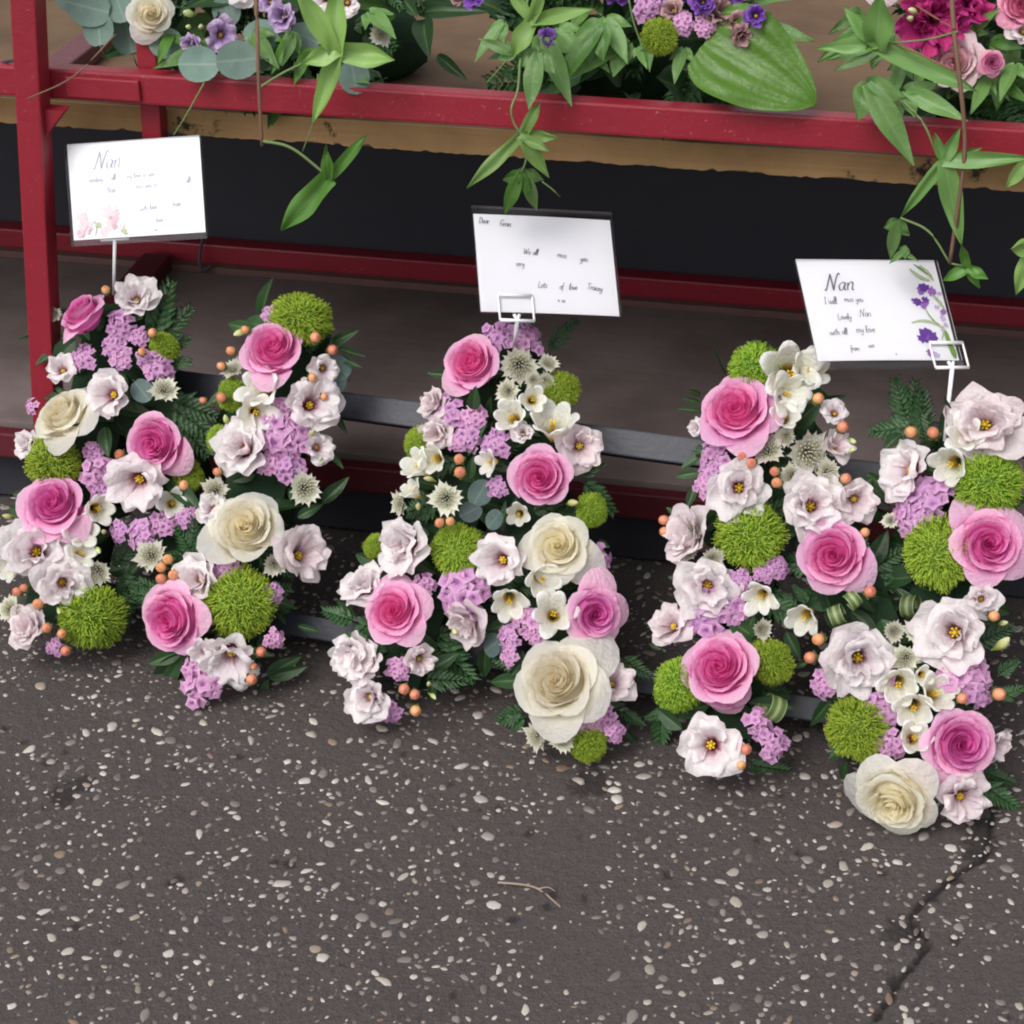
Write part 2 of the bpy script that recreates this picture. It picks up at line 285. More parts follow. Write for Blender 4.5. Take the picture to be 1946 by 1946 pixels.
# ------------------------------------------------------------------ red trolley
LZ, LB = .105, .535                # lower deck: top height and back edge
TR = obj('red_trolley', None, None, (0, 1.70, 0), Quaternion((0, 0, 1), R(-11)))
tag(TR, 'red painted steel flower trolley with plywood upper shelf and dark lower deck', 'trolley')
def tpart(name, a, b, mat, bv=.0015, parent=None):
    b_ = MB(); b_.box(a, b); m = b_.build(name, M[mat] if isinstance(mat, str) else mat, False)
    if bv: bevel(m, bv)
    return obj(name, m, parent or TR)
def post(name, xt, xb, y0, y1, wd, ztop, zbot=0.):
    b_ = MB(); V = []
    for z, xc in ((zbot, xb), (ztop, xt)):
        V += [(xc-wd/2, y0, z), (xc+wd/2, y0, z), (xc+wd/2, y1, z), (xc-wd/2, y1, z)]
    b_.add(V, [(0,3,2,1),(4,5,6,7),(0,1,5,4),(1,2,6,5),(2,3,7,6),(3,0,4,7)]); return obj(name, bevel(b_.build(name, M['red'], False), .002), TR)
post('post', -.436, -.492, -.029, -.003, .0245, .70)
post('post', .70, .70, -.029, -.003, .0245, .70)
post('hanger', -.352, -.3585, .0275, .0475, .0195, .575, .375)
tpart('upper_rail', (-1.15, .004, .505), (.95, .024, .534), 'red', .0025)
tpart('weld_plate', (-.425, -.0005, .509), (-.352, .0035, .529), 'red', .0015)
dk = tpart('upper_shelf', (-1.15, .052, .4615), (.95, .68, .4865), 'ply', .0)
eb = MB()
# worn plywood front edge: a strip whose lower rim is chewed away
xs = np.linspace(-1.15, .95, 420); V = []
for x in xs:
    zb = .4612+max(0, noise.noise((x*22, 1, 2)))*.004+max(0, noise.noise((x*70, 4, 2))-.25)*.008+.001*noise.noise((x*200, 0, 0)); V += [(x, .0495, zb), (x, .0495, .4868), (x, .0518, .4868), (x, .0518, zb)]
n_ = len(xs); eb.add(V, [(4*i+k, 4*i+4+k, 4*i+4+(k+1) % 4, 4*i+(k+1) % 4) for i in range(n_-1) for k in range(4)]); obj('front_edge', eb.build('front_edge', M['ply_edge'], False), dk)
tpart('shelf_bearer', (-.492, .056, .488), (-.462, .50, .508), 'red_shaded', .002)
gs = MB(); gs.add([(-.4445, -.020, .5025), (-.420, -.020, .5025), (-.4475, -.020, .470), (-.4445, -.004, .5025), (-.420, -.004, .5025), (-.4475, -.004, .470)], [(0,2,1),(3,4,5),(0,1,4,3),(1,2,5,4),(2,0,3,5)]); obj('gusset', gs.build('gusset', M['red'], False), TR)
tpart('shelf_bearer', (.60, .056, .438), (.63, .50, .4605), 'red_shaded', .002)
tpart('lower_rail', (-1.15, .07, LZ-.034), (.95, .086, LZ-.004), 'red_shaded', .0025)
tpart('lower_deck', (-1.15, .0915, LZ-.022), (.95, LB-.016, LZ), 'board', .001)
tpart('deck_edge_strip', (-1.15, LB-.0145, LZ-.022), (.95, LB-.0005, LZ+.008), 'lip', .001)
tpart('back_rail', (-1.15, LB+.001, LZ-.01), (.95, LB+.027, LZ+.032), 'red', .0025)
tpart('base_beam', (-.578, .30, LZ+.0015), (-.542, LB-.015, LZ+.0215), 'red_shaded', .002)
tpart('back_panel', (-1.15, LB+.029, .05), (.95, LB+.035, .4605), 'black', 0)
tpart('shade_panel', (-1.15, .10, .006), (.95, .106, LZ-.024), 'black', 0)  # added black panel, set forward to keep the gap under the deck dark
hook = MB(); hook.tube(crom([(-.500, LB-.002, LZ+.05), (-.503, LB-.02, LZ+.02), (-.496, LB-.025, LZ+.006), (-.488, LB-.02, LZ+.014)], 5), .0022, 6); obj('wire_hook', hook.build('wire_hook', M['bar']), TR)
for hx, hz in ((-.60, .51), (-.52, .50)):
    h_ = MB(); h_.tube(crom([(hx, .03, .500), (hx+.012, .02, .525), (hx+.05, .012, .538), (hx+.085, .03, .520)], 6), .0016, 6); obj('wire_loop', h_.build('wire_loop', M['bar']), TR)
# ------------------------------------------------------------------ flower meshes (unit radius, facing +Z)
def sheet(fn, na, nb):
    V = []; T = []
    for j in range(nb+1):
        for i in range(na+1):
            p, t_ = fn(-1+2*i/na, j/nb); V.append(p); T.append(t_)
    Fc = [(j*(na+1)+i, j*(na+1)+i+1, (j+1)*(na+1)+i+1, (j+1)*(na+1)+i) for j in range(nb) for i in range(na)]
    return V, Fc, T
def rose_petal(i, n, seed, th0, openness):
    f = i/(n-1); rp = random.Random(seed*97+i); ph = rp.uniform(0, 50)
    rr = .050+.68*f**.90; top = .50-.04*f-.32*f**3.2+rp.uniform(-.04, .04); lip = .038+.062*f+(.08+.19*openness)*f**4*rp.uniform(.7, 1.3); wd = 1.40-.46*f+rp.uniform(-.15, .15)
    drop = .035+(.10+.34*f**2)*lip*2.0; tip = rp.uniform(.3, 1.0)*f; off = rp.uniform(-.25, .25)
    def fn(a, b):
        edge = 1-.22*abs(a)**2.4*(.6+.4*f)
        bb = b*edge; ca = a*wd*(.50+.50*min(1, b*1.7)**.7)
        r = rr*(.42+.58*math.sin(min(1, bb*1.15)*math.pi/2)**.8); z = -.45+(top+.45)*bb
        u_ = max(0, (bb-.68)/.32); r += lip*u_**1.5*(1+tip*(1-abs(a-off))); z -= drop*u_**2.2*(1+.5*tip*(1-abs(a)))
        r += (.045+.05*f)*a*min(1, b*1.5)
        r += .06*noise.noise((a*1.5+ph, b*1.8, seed))*f*b; z += .06*noise.noise((a*2.2+ph, b*2, seed+9))*b*f
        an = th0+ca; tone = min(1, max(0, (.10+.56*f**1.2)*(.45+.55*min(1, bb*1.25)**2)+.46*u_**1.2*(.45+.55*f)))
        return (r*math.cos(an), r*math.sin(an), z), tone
    return fn
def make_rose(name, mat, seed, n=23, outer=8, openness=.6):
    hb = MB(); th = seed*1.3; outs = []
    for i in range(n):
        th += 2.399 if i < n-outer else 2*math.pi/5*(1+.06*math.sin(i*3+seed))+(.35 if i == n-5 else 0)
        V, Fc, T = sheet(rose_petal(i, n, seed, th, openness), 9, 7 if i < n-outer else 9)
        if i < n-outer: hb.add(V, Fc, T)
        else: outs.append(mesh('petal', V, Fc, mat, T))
    fl = [(0, 0, .08)]; ft = [.02]
    for k_ in range(1, 7):
        f = k_/6*.92; rr = .050+.68*f**.90
        for q in range(14): fl.append((rr*math.cos(q*.4488), rr*math.sin(q*.4488), .50-.04*f-.32*f**3.2-.30-.10*f)); ft.append(.06+.36*f**1.5)
    hb.add(fl, [(0, 1+q, 1+(q+1) % 14) for q in range(14)]+[(1+k_*14+q, 15+k_*14+q, 15+k_*14+(q+1) % 14, 1+k_*14+(q+1) % 14) for k_ in range(5) for q in range(14)], ft)
    bud = []                                              # tight heart
    for j in range(5):
        for k in range(10):
            a = 2*math.pi*k/10; q = .07*(1-.12*j)+(.012*k/10); bud.append((q*math.cos(a+j*.5), q*math.sin(a+j*.5), -.3+.17*j))
    hb.add(bud, [(j*10+k, j*10+(k+1) % 10, (j+1)*10+(k+1) % 10, (j+1)*10+k) for j in range(4) for k in range(10)], .04)
    return hb.build(name, mat), outs
def make_liz(name, mat, seed, layers=((5, 1.0, .04), (5, .84, .22), (4, .58, .40)), cup=.62, ruffle=1., center=True):
    pets = []; rp = random.Random(seed); asym = rp.uniform(0, 6.28)
    for li, (n, R_, z0) in enumerate(layers):
        for i in range(n):
            th = 2*math.pi*(i+li*.5)/n+rp.uniform(-.25, .25); rad = R_*rp.uniform(.82, 1.12)*(1+.12*math.cos(th-asym)); ph = rp.uniform(0, 60); wd = (2.0*math.pi/n)*.72*rp.uniform(.85, 1.2); lift = rp.uniform(-.16, .30)+.10*li; curl = rp.uniform(-.5, .5); inn = rp.uniform(.0, .35) if li else 0
            def fn(a, b):
                e = (1-.24*abs(a)**2.2-.09*noise.noise((a*3+ph, 1, 0))); bb = b*e
                an = th+a*wd*(.30+.70*min(1, b*1.5)**.7)*(1-.16*max(0, b-.75)/.25)
                r = .07+(rad-.07)*bb**1.05-inn*max(0, bb-.55)**1.3; z = -.42+(cup+z0+lift*.6)*math.sin(min(1, bb*1.05)*1.65)*.95-curl*.34*(max(0, bb-.62)/.38)**1.4
                z += ruffle*(.10*b*b*math.sin(a*5.2+ph)+.16*b*b*noise.noise((a*2.4+ph, b*2, seed)))+.06*a*(1 if li else -1); r += .06*b*math.sin(a*6+ph*2)*ruffle+.07*b*noise.noise((a*2+ph, b*3, 7))
                return (r*math.cos(an), r*math.sin(an), z), min(1, max(0, bb*.98+.06*noise.noise((a*3+ph, b*3, 5))))
            V, Fc, T = sheet(fn, 10, 8); pets.append(mesh('petal', V, Fc, mat, T))
    tb = MB(); pr = [(.03, -.75), (.10, -.60), (.15, -.42), (.20, -.28), (.16, -.24)]
    V = [(r*math.cos(2*math.pi*k/10), r*math.sin(2*math.pi*k/10), z) for r, z in pr for k in range(10)]
    tb.add(V, [(j*10+k, j*10+(k+1) % 10, (j+1)*10+(k+1) % 10, (j+1)*10+k) for j in range(4) for k in range(10)], .1); thr = tb.build(name, mat)
    sb_ = MB()
    if center:
        for k in range(6):
            a = k*1.047; sb_.tube([(.02*math.cos(a), .02*math.sin(a), -.35), (.07*math.cos(a), .08*math.sin(a), -.10), (.11*math.cos(a), .11*math.sin(a), .0)], .038, 5, mi=0)
        sb_.tube([(0, 0, -.4), (0, 0, -.02), (.03, .0, .06)], .055, 6, mi=0)
        rng_ = [(.16*math.cos(2*math.pi*k/12), .16*math.sin(2*math.pi*k/12), -.31) for k in range(12)]+[((.34+.05*(k % 2))*math.cos(2*math.pi*k/12), (.34+.05*(k % 2))*math.sin(2*math.pi*k/12), -.10) for k in range(12)]
        sb_.add(rng_, [(k, (k+1) % 12, 12+(k+1) % 12, 12+k) for k in range(12)], 0, 1)
    return thr, pets, (sb_.build('stamens', [M['stamen'], M['throat']]) if center else None)
def make_frees(seed):
    rp = random.Random(seed); pets = []; op = rp.uniform(.45, .95)
    for i in range(6):
        th = i*math.pi/3+rp.uniform(-.1, .1); R_ = (1.0 if i % 2 else .9)*rp.uniform(.9, 1.06); ph = rp.uniform(0, 30)
        def fn(a, b):
            e = 1-.42*abs(a)**2.2; bb = b*e; an = th+a*.82*(.55+.45*min(1, b*1.6))*(1-.50*(max(0, b-.55)/.45)**1.5)
            r = .10+.36*min(1, bb*2)+(R_-.46)*op*max(0, bb-.35)/.65+(.05 if i % 2 else 0)*b; z = -.85+1.05*math.sin(min(1, bb*1.1)*1.5)-.30*max(0, bb-.6)**1.5-.10*a*a*b+.05*noise.noise((a*2+ph, b*2, seed))
            return (r*math.cos(an), r*math.sin(an), z), max(0, min(1, (bb-.02)*1.2))
        V, Fc, T = sheet(fn, 6, 7); pets.append((V, Fc, T))
    b_ = MB()
    for p_ in pets: b_.add(*p_)
    st = MB()
    for k in range(4):
        a = k*1.57+.4; st.tube([(0, 0, -.7), (.05*math.cos(a), .05*math.sin(a), -.2), (.10*math.cos(a), .10*math.sin(a), -.10)], .03, 5)
    return b_.build('freesia', M['frees']), st.build('stamens', M['stamen'])
def make_moss(seed, n=1500):
    rp = random.Random(seed); b_ = MB(); V = []; nu, nv = 14, 8
    for j in range(nv+1):
        for i in range(nu):
            a, c = 2*math.pi*i/nu, math.pi*j/nv; V.append((.72*math.sin(c)*math.cos(a), .72*math.sin(c)*math.sin(a), .60*math.cos(c)))
    b_.add(V, [(j*nu+i, j*nu+(i+1) % nu, (j+1)*nu+(i+1) % nu, (j+1)*nu+i) for j in range(nv) for i in range(nu)], .05)
    for k in range(n):
        z = 1-1.55*(k+.5)/n; q = math.sqrt(max(0, 1-z*z)); a = k*2.39996+rp.uniform(-.2, .2); dv = Vector((q*math.cos(a), q*math.sin(a), z)); L_ = rp.uniform(.86, 1.03)*(1+.16*noise.noise(dv*1.7+Vector((seed, 0, 0))))
        sd_ = dv.cross(Vector((rp.uniform(-1, 1), rp.uniform(-1, 1), rp.uniform(-1, 1)))).normalized(); cu = rp.uniform(.04, .15)
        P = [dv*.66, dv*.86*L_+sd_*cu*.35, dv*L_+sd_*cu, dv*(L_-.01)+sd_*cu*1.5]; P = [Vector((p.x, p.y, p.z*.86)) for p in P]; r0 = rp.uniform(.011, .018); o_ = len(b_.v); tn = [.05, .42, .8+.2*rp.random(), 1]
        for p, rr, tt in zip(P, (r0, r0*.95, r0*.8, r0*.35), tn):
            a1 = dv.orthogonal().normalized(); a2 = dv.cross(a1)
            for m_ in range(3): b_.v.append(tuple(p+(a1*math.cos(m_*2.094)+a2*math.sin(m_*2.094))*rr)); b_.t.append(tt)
        for s_ in range(3):
            for m_ in range(3): b_.f.append((o_+s_*3+m_, o_+s_*3+(m_+1) % 3, o_+s_*3+3+(m_+1) % 3, o_+s_*3+3+m_)); b_.m.append(0)
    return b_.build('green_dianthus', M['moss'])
def make_stat(seed):
    rp = random.Random(seed); b_ = MB(); n = 15
    for k in range(n):
        q = math.sqrt((k+.5)/n); a = k*2.4+rp.uniform(-.3, .3); c = Vector((q*.80*math.cos(a), q*.80*math.sin(a), .30*(1-q*q)+rp.uniform(-.16, .14))); nv = (Vector((c.x*.9, c.y*.9, .8))+Vector((rp.uniform(-.4, .4), rp.uniform(-.4, .4), 0))).normalized(); qq = aim(nv, rp.uniform(0, 6)); s_ = rp.uniform(.24, .34); m_ = 10; V = [c-nv*.20]; T = [.0]
        for ring, (rr, zz, tn) in enumerate(((.30, -.05, .35), (.80, .10, .75), (1.05, .02, 1.))):
            for j in range(m_):
                th = 2*math.pi*j/m_; lob = 1+(.20 if j % 2 else -.12)*(ring/2); V.append(c+qq @ Vector((rr*lob*math.cos(th), rr*lob*math.sin(th), zz+rp.uniform(-.14, .14)))*s_); T.append(tn*rp.uniform(.8, 1))
        Fc = [(0, 1+j, 1+(j+1) % m_) for j in range(m_)]+[(1+r_*m_+j, 1+(r_+1)*m_+j, 1+(r_+1)*m_+(j+1) % m_, 1+r_*m_+(j+1) % m_) for r_ in range(2) for j in range(m_)]
        b_.add(V, Fc, T)
        b_.tube([c-nv*.20, c-nv*.45-Vector((c.x*.2, c.y*.2, .2))], .06, 4, .0)
    return b_.build('statice', M['stat'])
def make_astr(seed):
    rp = random.Random(seed); b_ = MB(); n = 17
    for i in range(n):
        th = 2*math.pi*i/n; R_ = rp.uniform(.72, 1.05); lf = rp.uniform(-.1, .28)
        def fn(a, b):
            wdt = .24*math.sin(min(1, b*1.05+.12)*math.pi)**.7*(1 if b < .97 else .3); r = .16+(R_-.16)*b; z = -.12+.26*b+lf*b-.10*b*b+(.05 if i % 2 else 0)
            x, y = r, a*wdt; return (x*math.cos(th)-y*math.sin(th), x*math.sin(th)+y*math.cos(th), z+.03*a*a), b
        b_.add(*sheet(fn, 2, 5))
    p_ = MB()
    for k in range(46):
        q = math.sqrt((k+.5)/46)*.50; a = k*2.4; z = .02+.20*(1-(q/.56)**2); e = Vector((q*math.cos(a)*1.15, q*math.sin(a)*1.15, z+rp.uniform(.06, .16))); p_.tube([(q*.5*math.cos(a), q*.5*math.sin(a), -.1), tuple(e)], .022, 4, .3)
        s_ = .042; p_.add([(e.x+s_, e.y, e.z), (e.x, e.y+s_, e.z), (e.x-s_, e.y, e.z), (e.x, e.y-s_, e.z), (e.x, e.y, e.z+s_), (e.x, e.y, e.z-s_)], [(0,1,4),(1,2,4),(2,3,4),(3,0,4),(1,0,5),(2,1,5),(3,2,5),(0,3,5)], 1.)
    return b_.build('astrantia', M['astr']), p_.build('pincushion', M['pin'])
def make_berry():
    b_ = MB(); n, k = 12, 8; V = []; T = []
    for j in range(k+1):
        c = math.pi*j/k; q = math.sin(c)*.92; z = math.cos(c)*1.08
        if j == 0: z += .14
        for i in range(n): V.append((q*math.cos(2*math.pi*i/n), q*math.sin(2*math.pi*i/n), z)); T.append(1. if j < 1 else .3+.5*(1-j/k))
    b_.add(V, [(j*n+i, j*n+(i+1) % n, (j+1)*n+(i+1) % n, (j+1)*n+i) for j in range(k) for i in range(n)], T)
    c_ = MB()
    for i in range(5):
        th = i*1.2566
        def fn(a, b): x = .25+.95*b; y = a*.42*math.sin(min(1, .2+b*.9)*math.pi)**.6; return (x*math.cos(th)-y*math.sin(th), x*math.sin(th)+y*math.cos(th), -1.08+.55*b*b), .5
        c_.add(*sheet(fn, 2, 4))
    c_.tube([(0, 0, -1.0), (.1, 0, -2.2), (.0, .1, -4)], .14, 5)
    return b_.build('berry', M['berry']), c_.build('calyx', M['stem'])
def make_bud(seed):
    b_ = MB(); n, pr = 8, [(.06, -1.6, 0), (.20, -1.1, .1), (.42, -.5, .3), (.50, 0, .7), (.40, .5, .9), (.20, .9, 1), (.03, 1.08, .8)]; V = []; T = []
    for r_, z, t_ in pr:
        for i in range(n): q = r_*(1+.10*math.cos(3*2*math.pi*i/n+seed)); V.append((q*math.cos(2*math.pi*i/n)+.10*z*z, q*math.sin(2*math.pi*i/n), z)); T.append(t_)
    b_.add(V, [(j*n+i, j*n+(i+1) % n, (j+1)*n+(i+1) % n, (j+1)*n+i) for j in range(len(pr)-1) for i in range(n)], T); return b_.build('bud', M['bud'])
def make_leaf(name, mat, wfun, bend=.15, fold=.18, seed=0, na=6, nb=12, wav=.0, pleat=.0):     # unit length along +X, width ratio 1 -> scaled in Y
    def fn(a, b):
        wd = wfun(b); return (b, a*wd*.5, fold*abs(a)*wd*.5-bend*b*b+.02*noise.noise((a*2, b*4, seed))+wav*a*a*math.sin(b*11+seed)*.5+pleat*math.cos(a*17)*wd), abs(a)
    V, Fc, T = sheet(fn, na, nb); return mesh(name, V, Fc, mat, T)
def w_rus(b): return math.sin(min(1, b**.80)*math.pi)**.85*(1-.12*b)+.015
def w_lan(b): return math.sin(min(1, b**.72)*math.pi)**1.25*1.1+.012
def w_hos(b): return math.sin(min(1, (b*.93+.07)**.62)*math.pi)**.62
def make_ivy(mat, seed):                                  # lobed ivy leaf: one long lobe and two side lobes
    b_ = MB(); rp = random.Random(seed)
    for k, (an, ln, wd) in enumerate(((0, 1., .40), (R(58+rp.uniform(-8, 8)), .62, .26), (R(-58+rp.uniform(-8, 8)), .55, .26))):
        ph = rp.uniform(0, 20)
        def fn(a, b):
            w_ = wd*(.45*max(0, 1-b)**.8+.80*math.sin(math.pi*min(1, b**.85*.98))**1.3)+.01; x, y = b*ln, a*w_*.5
            return (.06+x*math.cos(an)-y*math.sin(an), x*math.sin(an)*.9+y*math.cos(an), .10*abs(a)*w_-.13*b*b*ln+.05*noise.noise((b*2.5+ph, a, seed))-.006*k), abs(a)
        b_.add(*sheet(fn, 6, 10))
    return b_.build('vine_leaf', mat)
def make_frond(name, mat, seed):
    b_ = MB(); rp = random.Random(seed); b_.tube([(0, 0, 0), (.5, 0, -.03), (1, 0, -.13)], .008, 4, .0, taper=.4); n = 8
    for k in range(n):
        x0 = .10+.82*k/(n-1); ln = .52*(1-.55*(k/(n-1)))**1.0*(.75 if k == 0 else 1)
        for s_ in (-1, 1):
            an = s_*R(58-22*k/(n-1))+rp.uniform(-.1, .1)
            def fn(a, b):
                wd = .30*ln*(math.sin(min(1, b**.7*.96+.04)*math.pi)**.8)*(1+.22*math.sin(b*26)); x, y = b*ln, a*wd*.5+.0
                return (x0+x*math.cos(an)-y*math.sin(an), x*math.sin(an)+y*math.cos(an), -.13*x0*x0+.04*abs(a)-.10*b*b*ln+.02*rp.uniform(-1, 1)), abs(a)
            b_.add(*sheet(fn, 2, 7))
    def tipf(a, b): wd = .16*math.sin(min(1, b**.7*.96+.04)*math.pi)**.8; return (.90+.16*b, a*wd*.4, -.12), abs(a)
    b_.add(*sheet(tipf, 2, 5)); return b_.build(name, mat)
def make_euc(mat, seed):
    b_ = MB(); n = 18; V = [(0, 0, -.06)]; T = [0.]
    for ring, rr in enumerate((.35, .7, 1.)):
        for j in range(n):
            a = 2*math.pi*j/n; q = rr*(1+.06*noise.noise((math.cos(a)+seed, math.sin(a), 0))-(.10 if abs(a-math.pi) < .2 and ring == 2 else 0)); V.append((q*math.cos(a)*1.05, q*math.sin(a)*.92, -.06+.10*rr*rr+.09*noise.noise((q*math.cos(a)*1.5+seed, q*math.sin(a)*1.5, 3)))); T.append(min(1., abs(math.sin(a))*rr))
    b_.add(V, [(0, 1+j, 1+(j+1) % n) for j in range(n)]+[(1+r_*n+j, 1+(r_+1)*n+j, 1+(r_+1)*n+(j+1) % n, 1+r_*n+(j+1) % n) for r_ in range(2) for j in range(n)], T)
    b_.tube([(-.9, 0, .02), (-1.3, 0, -.3), (-1.5, 0, -.9)], .035, 4, .3); return b_.build('eucalyptus_leaf', mat)
def make_curl():
    def fn(a, b):
        an = -.6+5.3*b; r = .75+.18*b; return (r*math.cos(an), a*.55+.12*b, r*math.sin(an)), abs(a)*.6 if abs(a) < .8 else .0
    V, Fc, T = sheet(fn, 6, 26); return mesh('rolled_leaf', V, Fc, M['curl'], T)
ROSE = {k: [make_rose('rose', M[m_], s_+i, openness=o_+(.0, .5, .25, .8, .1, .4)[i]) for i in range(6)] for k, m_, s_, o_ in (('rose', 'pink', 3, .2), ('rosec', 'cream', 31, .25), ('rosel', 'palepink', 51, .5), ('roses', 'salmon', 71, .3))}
OPEN = ((5, 1.0, .10), (5, .84, .30)); LIZ = {k: [make_liz('lisianthus', M[k], s_+i, OPEN) if i % 2 == 0 else make_liz('lisianthus', M[k], s_+i) for i in range(n_)] for k, s_, n_ in (('liz', 100, 6), ('lizf', 140, 4), ('lizl', 160, 2), ('lizp', 170, 2), ('lizd', 180, 2))}
LIZ['lizm'] = [make_liz('carnation', M['lizm'], 190+i, ((7, 1., .0), (7, .85, .12), (6, .6, .25)), .5, 1.7, False) for i in range(2)]
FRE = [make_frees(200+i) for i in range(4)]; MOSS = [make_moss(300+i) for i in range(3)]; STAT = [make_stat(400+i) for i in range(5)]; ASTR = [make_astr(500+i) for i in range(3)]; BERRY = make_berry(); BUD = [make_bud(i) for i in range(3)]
RUS = [make_leaf('ruscus_leaf', M['ruscus'], w_rus, .06+.09*i, .22, i) for i in range(3)]; FRO = [make_frond('fern_frond', M['frond'], 600+i) for i in range(3)]
RUSG = [make_ivy(m_, 9+i) for i, m_ in enumerate((M['star2'], M['star2'], M['star0']))]; HOS = [make_leaf('hosta_leaf', M['hosta'], w_hos, .22, .16, 4, 26, 20, .05, .010)]
EUC = {k: [make_euc(M[k], 3.3*i) for i in range(3)] for k in ('euc', 'euc_dark')}; CURL = make_curl()
cnt = 0
def flower(kind, parent, loc, nv, r, rp):
    """one flower head (with its petals or centre as children) set at loc, facing nv, radius r"""
    q = aim(nv, rp.uniform(0, 6.28)); r *= rp.uniform(.97, 1.03)
    if kind in ROSE:
        h, outs = rp.choice(ROSE[kind]); o_ = obj('rose', h, parent, loc, aim(Vector(nv)+Vector((rp.uniform(-.22, .22), rp.uniform(-.22, .22), 0)), rp.uniform(0, 6.28)), (r*1.06, r*1.06, r*1.22))
        for m_ in outs: obj('petal', m_, o_)
    elif kind in LIZ:
        t_, ps, st = rp.choice(LIZ[kind]); nm = 'carnation' if kind == 'lizm' else 'lisianthus'; q = aim(Vector(nv)+Vector((rp.uniform(-.4, .4), rp.uniform(-.4, .4), 0)), rp.uniform(0, 6.28)); o_ = obj(nm, t_, parent, loc, q, (r*rp.uniform(1.1, 1.3), r*rp.uniform(1.1, 1.3), r*1.2))
        for m_ in ps: obj('petal', m_, o_)
        if st: obj('stamens', st, o_)
    elif kind == 'frees':
        a, b = rp.choice(FRE); o_ = obj('freesia', a, parent, loc, aim(Vector(nv)+Vector((rp.uniform(-.5, .5), rp.uniform(-.5, .5), 0)), rp.uniform(0, 6.28)), r*1.46); obj('stamens', b, o_)
    elif kind == 'moss': o_ = obj('green_dianthus', rp.choice(MOSS), parent, loc, q, (r*rp.uniform(1.0, 1.2), r*rp.uniform(1.0, 1.2), r*rp.uniform(.8, 1.05)))
    elif kind == 'stat': o_ = obj('statice', rp.choice(STAT), parent, loc, q, r*1.34)
    elif kind == 'astr':
        a, b = rp.choice(ASTR); o_ = obj('astrantia', a, parent, loc, aim(Vector(nv)+Vector((rp.uniform(-.5, .5), rp.uniform(-.5, .5), 0)), rp.uniform(0, 6.28)), r*1.12); obj('pincushion', b, o_)
    elif kind == 'berry':
        o_ = obj('berry', BERRY[0], parent, loc, q, r*.98); obj('calyx', BERRY[1], o_)
    elif kind == 'bud': o_ = obj('bud', rp.choice(BUD), parent, loc, aim(Vector(nv)+Vector((rp.uniform(-.8, .8), rp.uniform(-.8, .8), 0)), rp.uniform(0, 6)), r*.95)
    elif kind == 'euc': o_ = obj('eucalyptus_leaf', rp.choice(EUC['euc_dark' if parent.name.startswith('floral_letter') else 'euc']), parent, loc, q, r)
    elif kind == 'curl': o_ = obj('rolled_leaf', CURL, parent, loc, aim(nv, rp.uniform(-.5, .5)), r)
    return o_
def leaf(kind, parent, a, b, w_, up_, rp, green=False):
    a, b = Vector(a), Vector(b); L_ = (b-a).length
    q = frameq(b-a, Vector(up_)+Vector((rp.uniform(-.35, .35), rp.uniform(-.35, .35), rp.uniform(-.2, .2))))
    if kind == 'frond': return obj('fern_frond', rp.choice(FRO), parent, a, q, (L_, L_*max(.75, w_*2.2), L_))
    if kind == 'hosta': return obj('hosta_leaf', HOS[0], parent, a, q, (L_, L_*w_*1.05, L_))
    return obj('vine_leaf' if green else 'ruscus_leaf', rp.choice(RUSG if green else RUS), parent, a, q, (L_, L_*(max(.62, w_*1.6) if green else w_), L_))
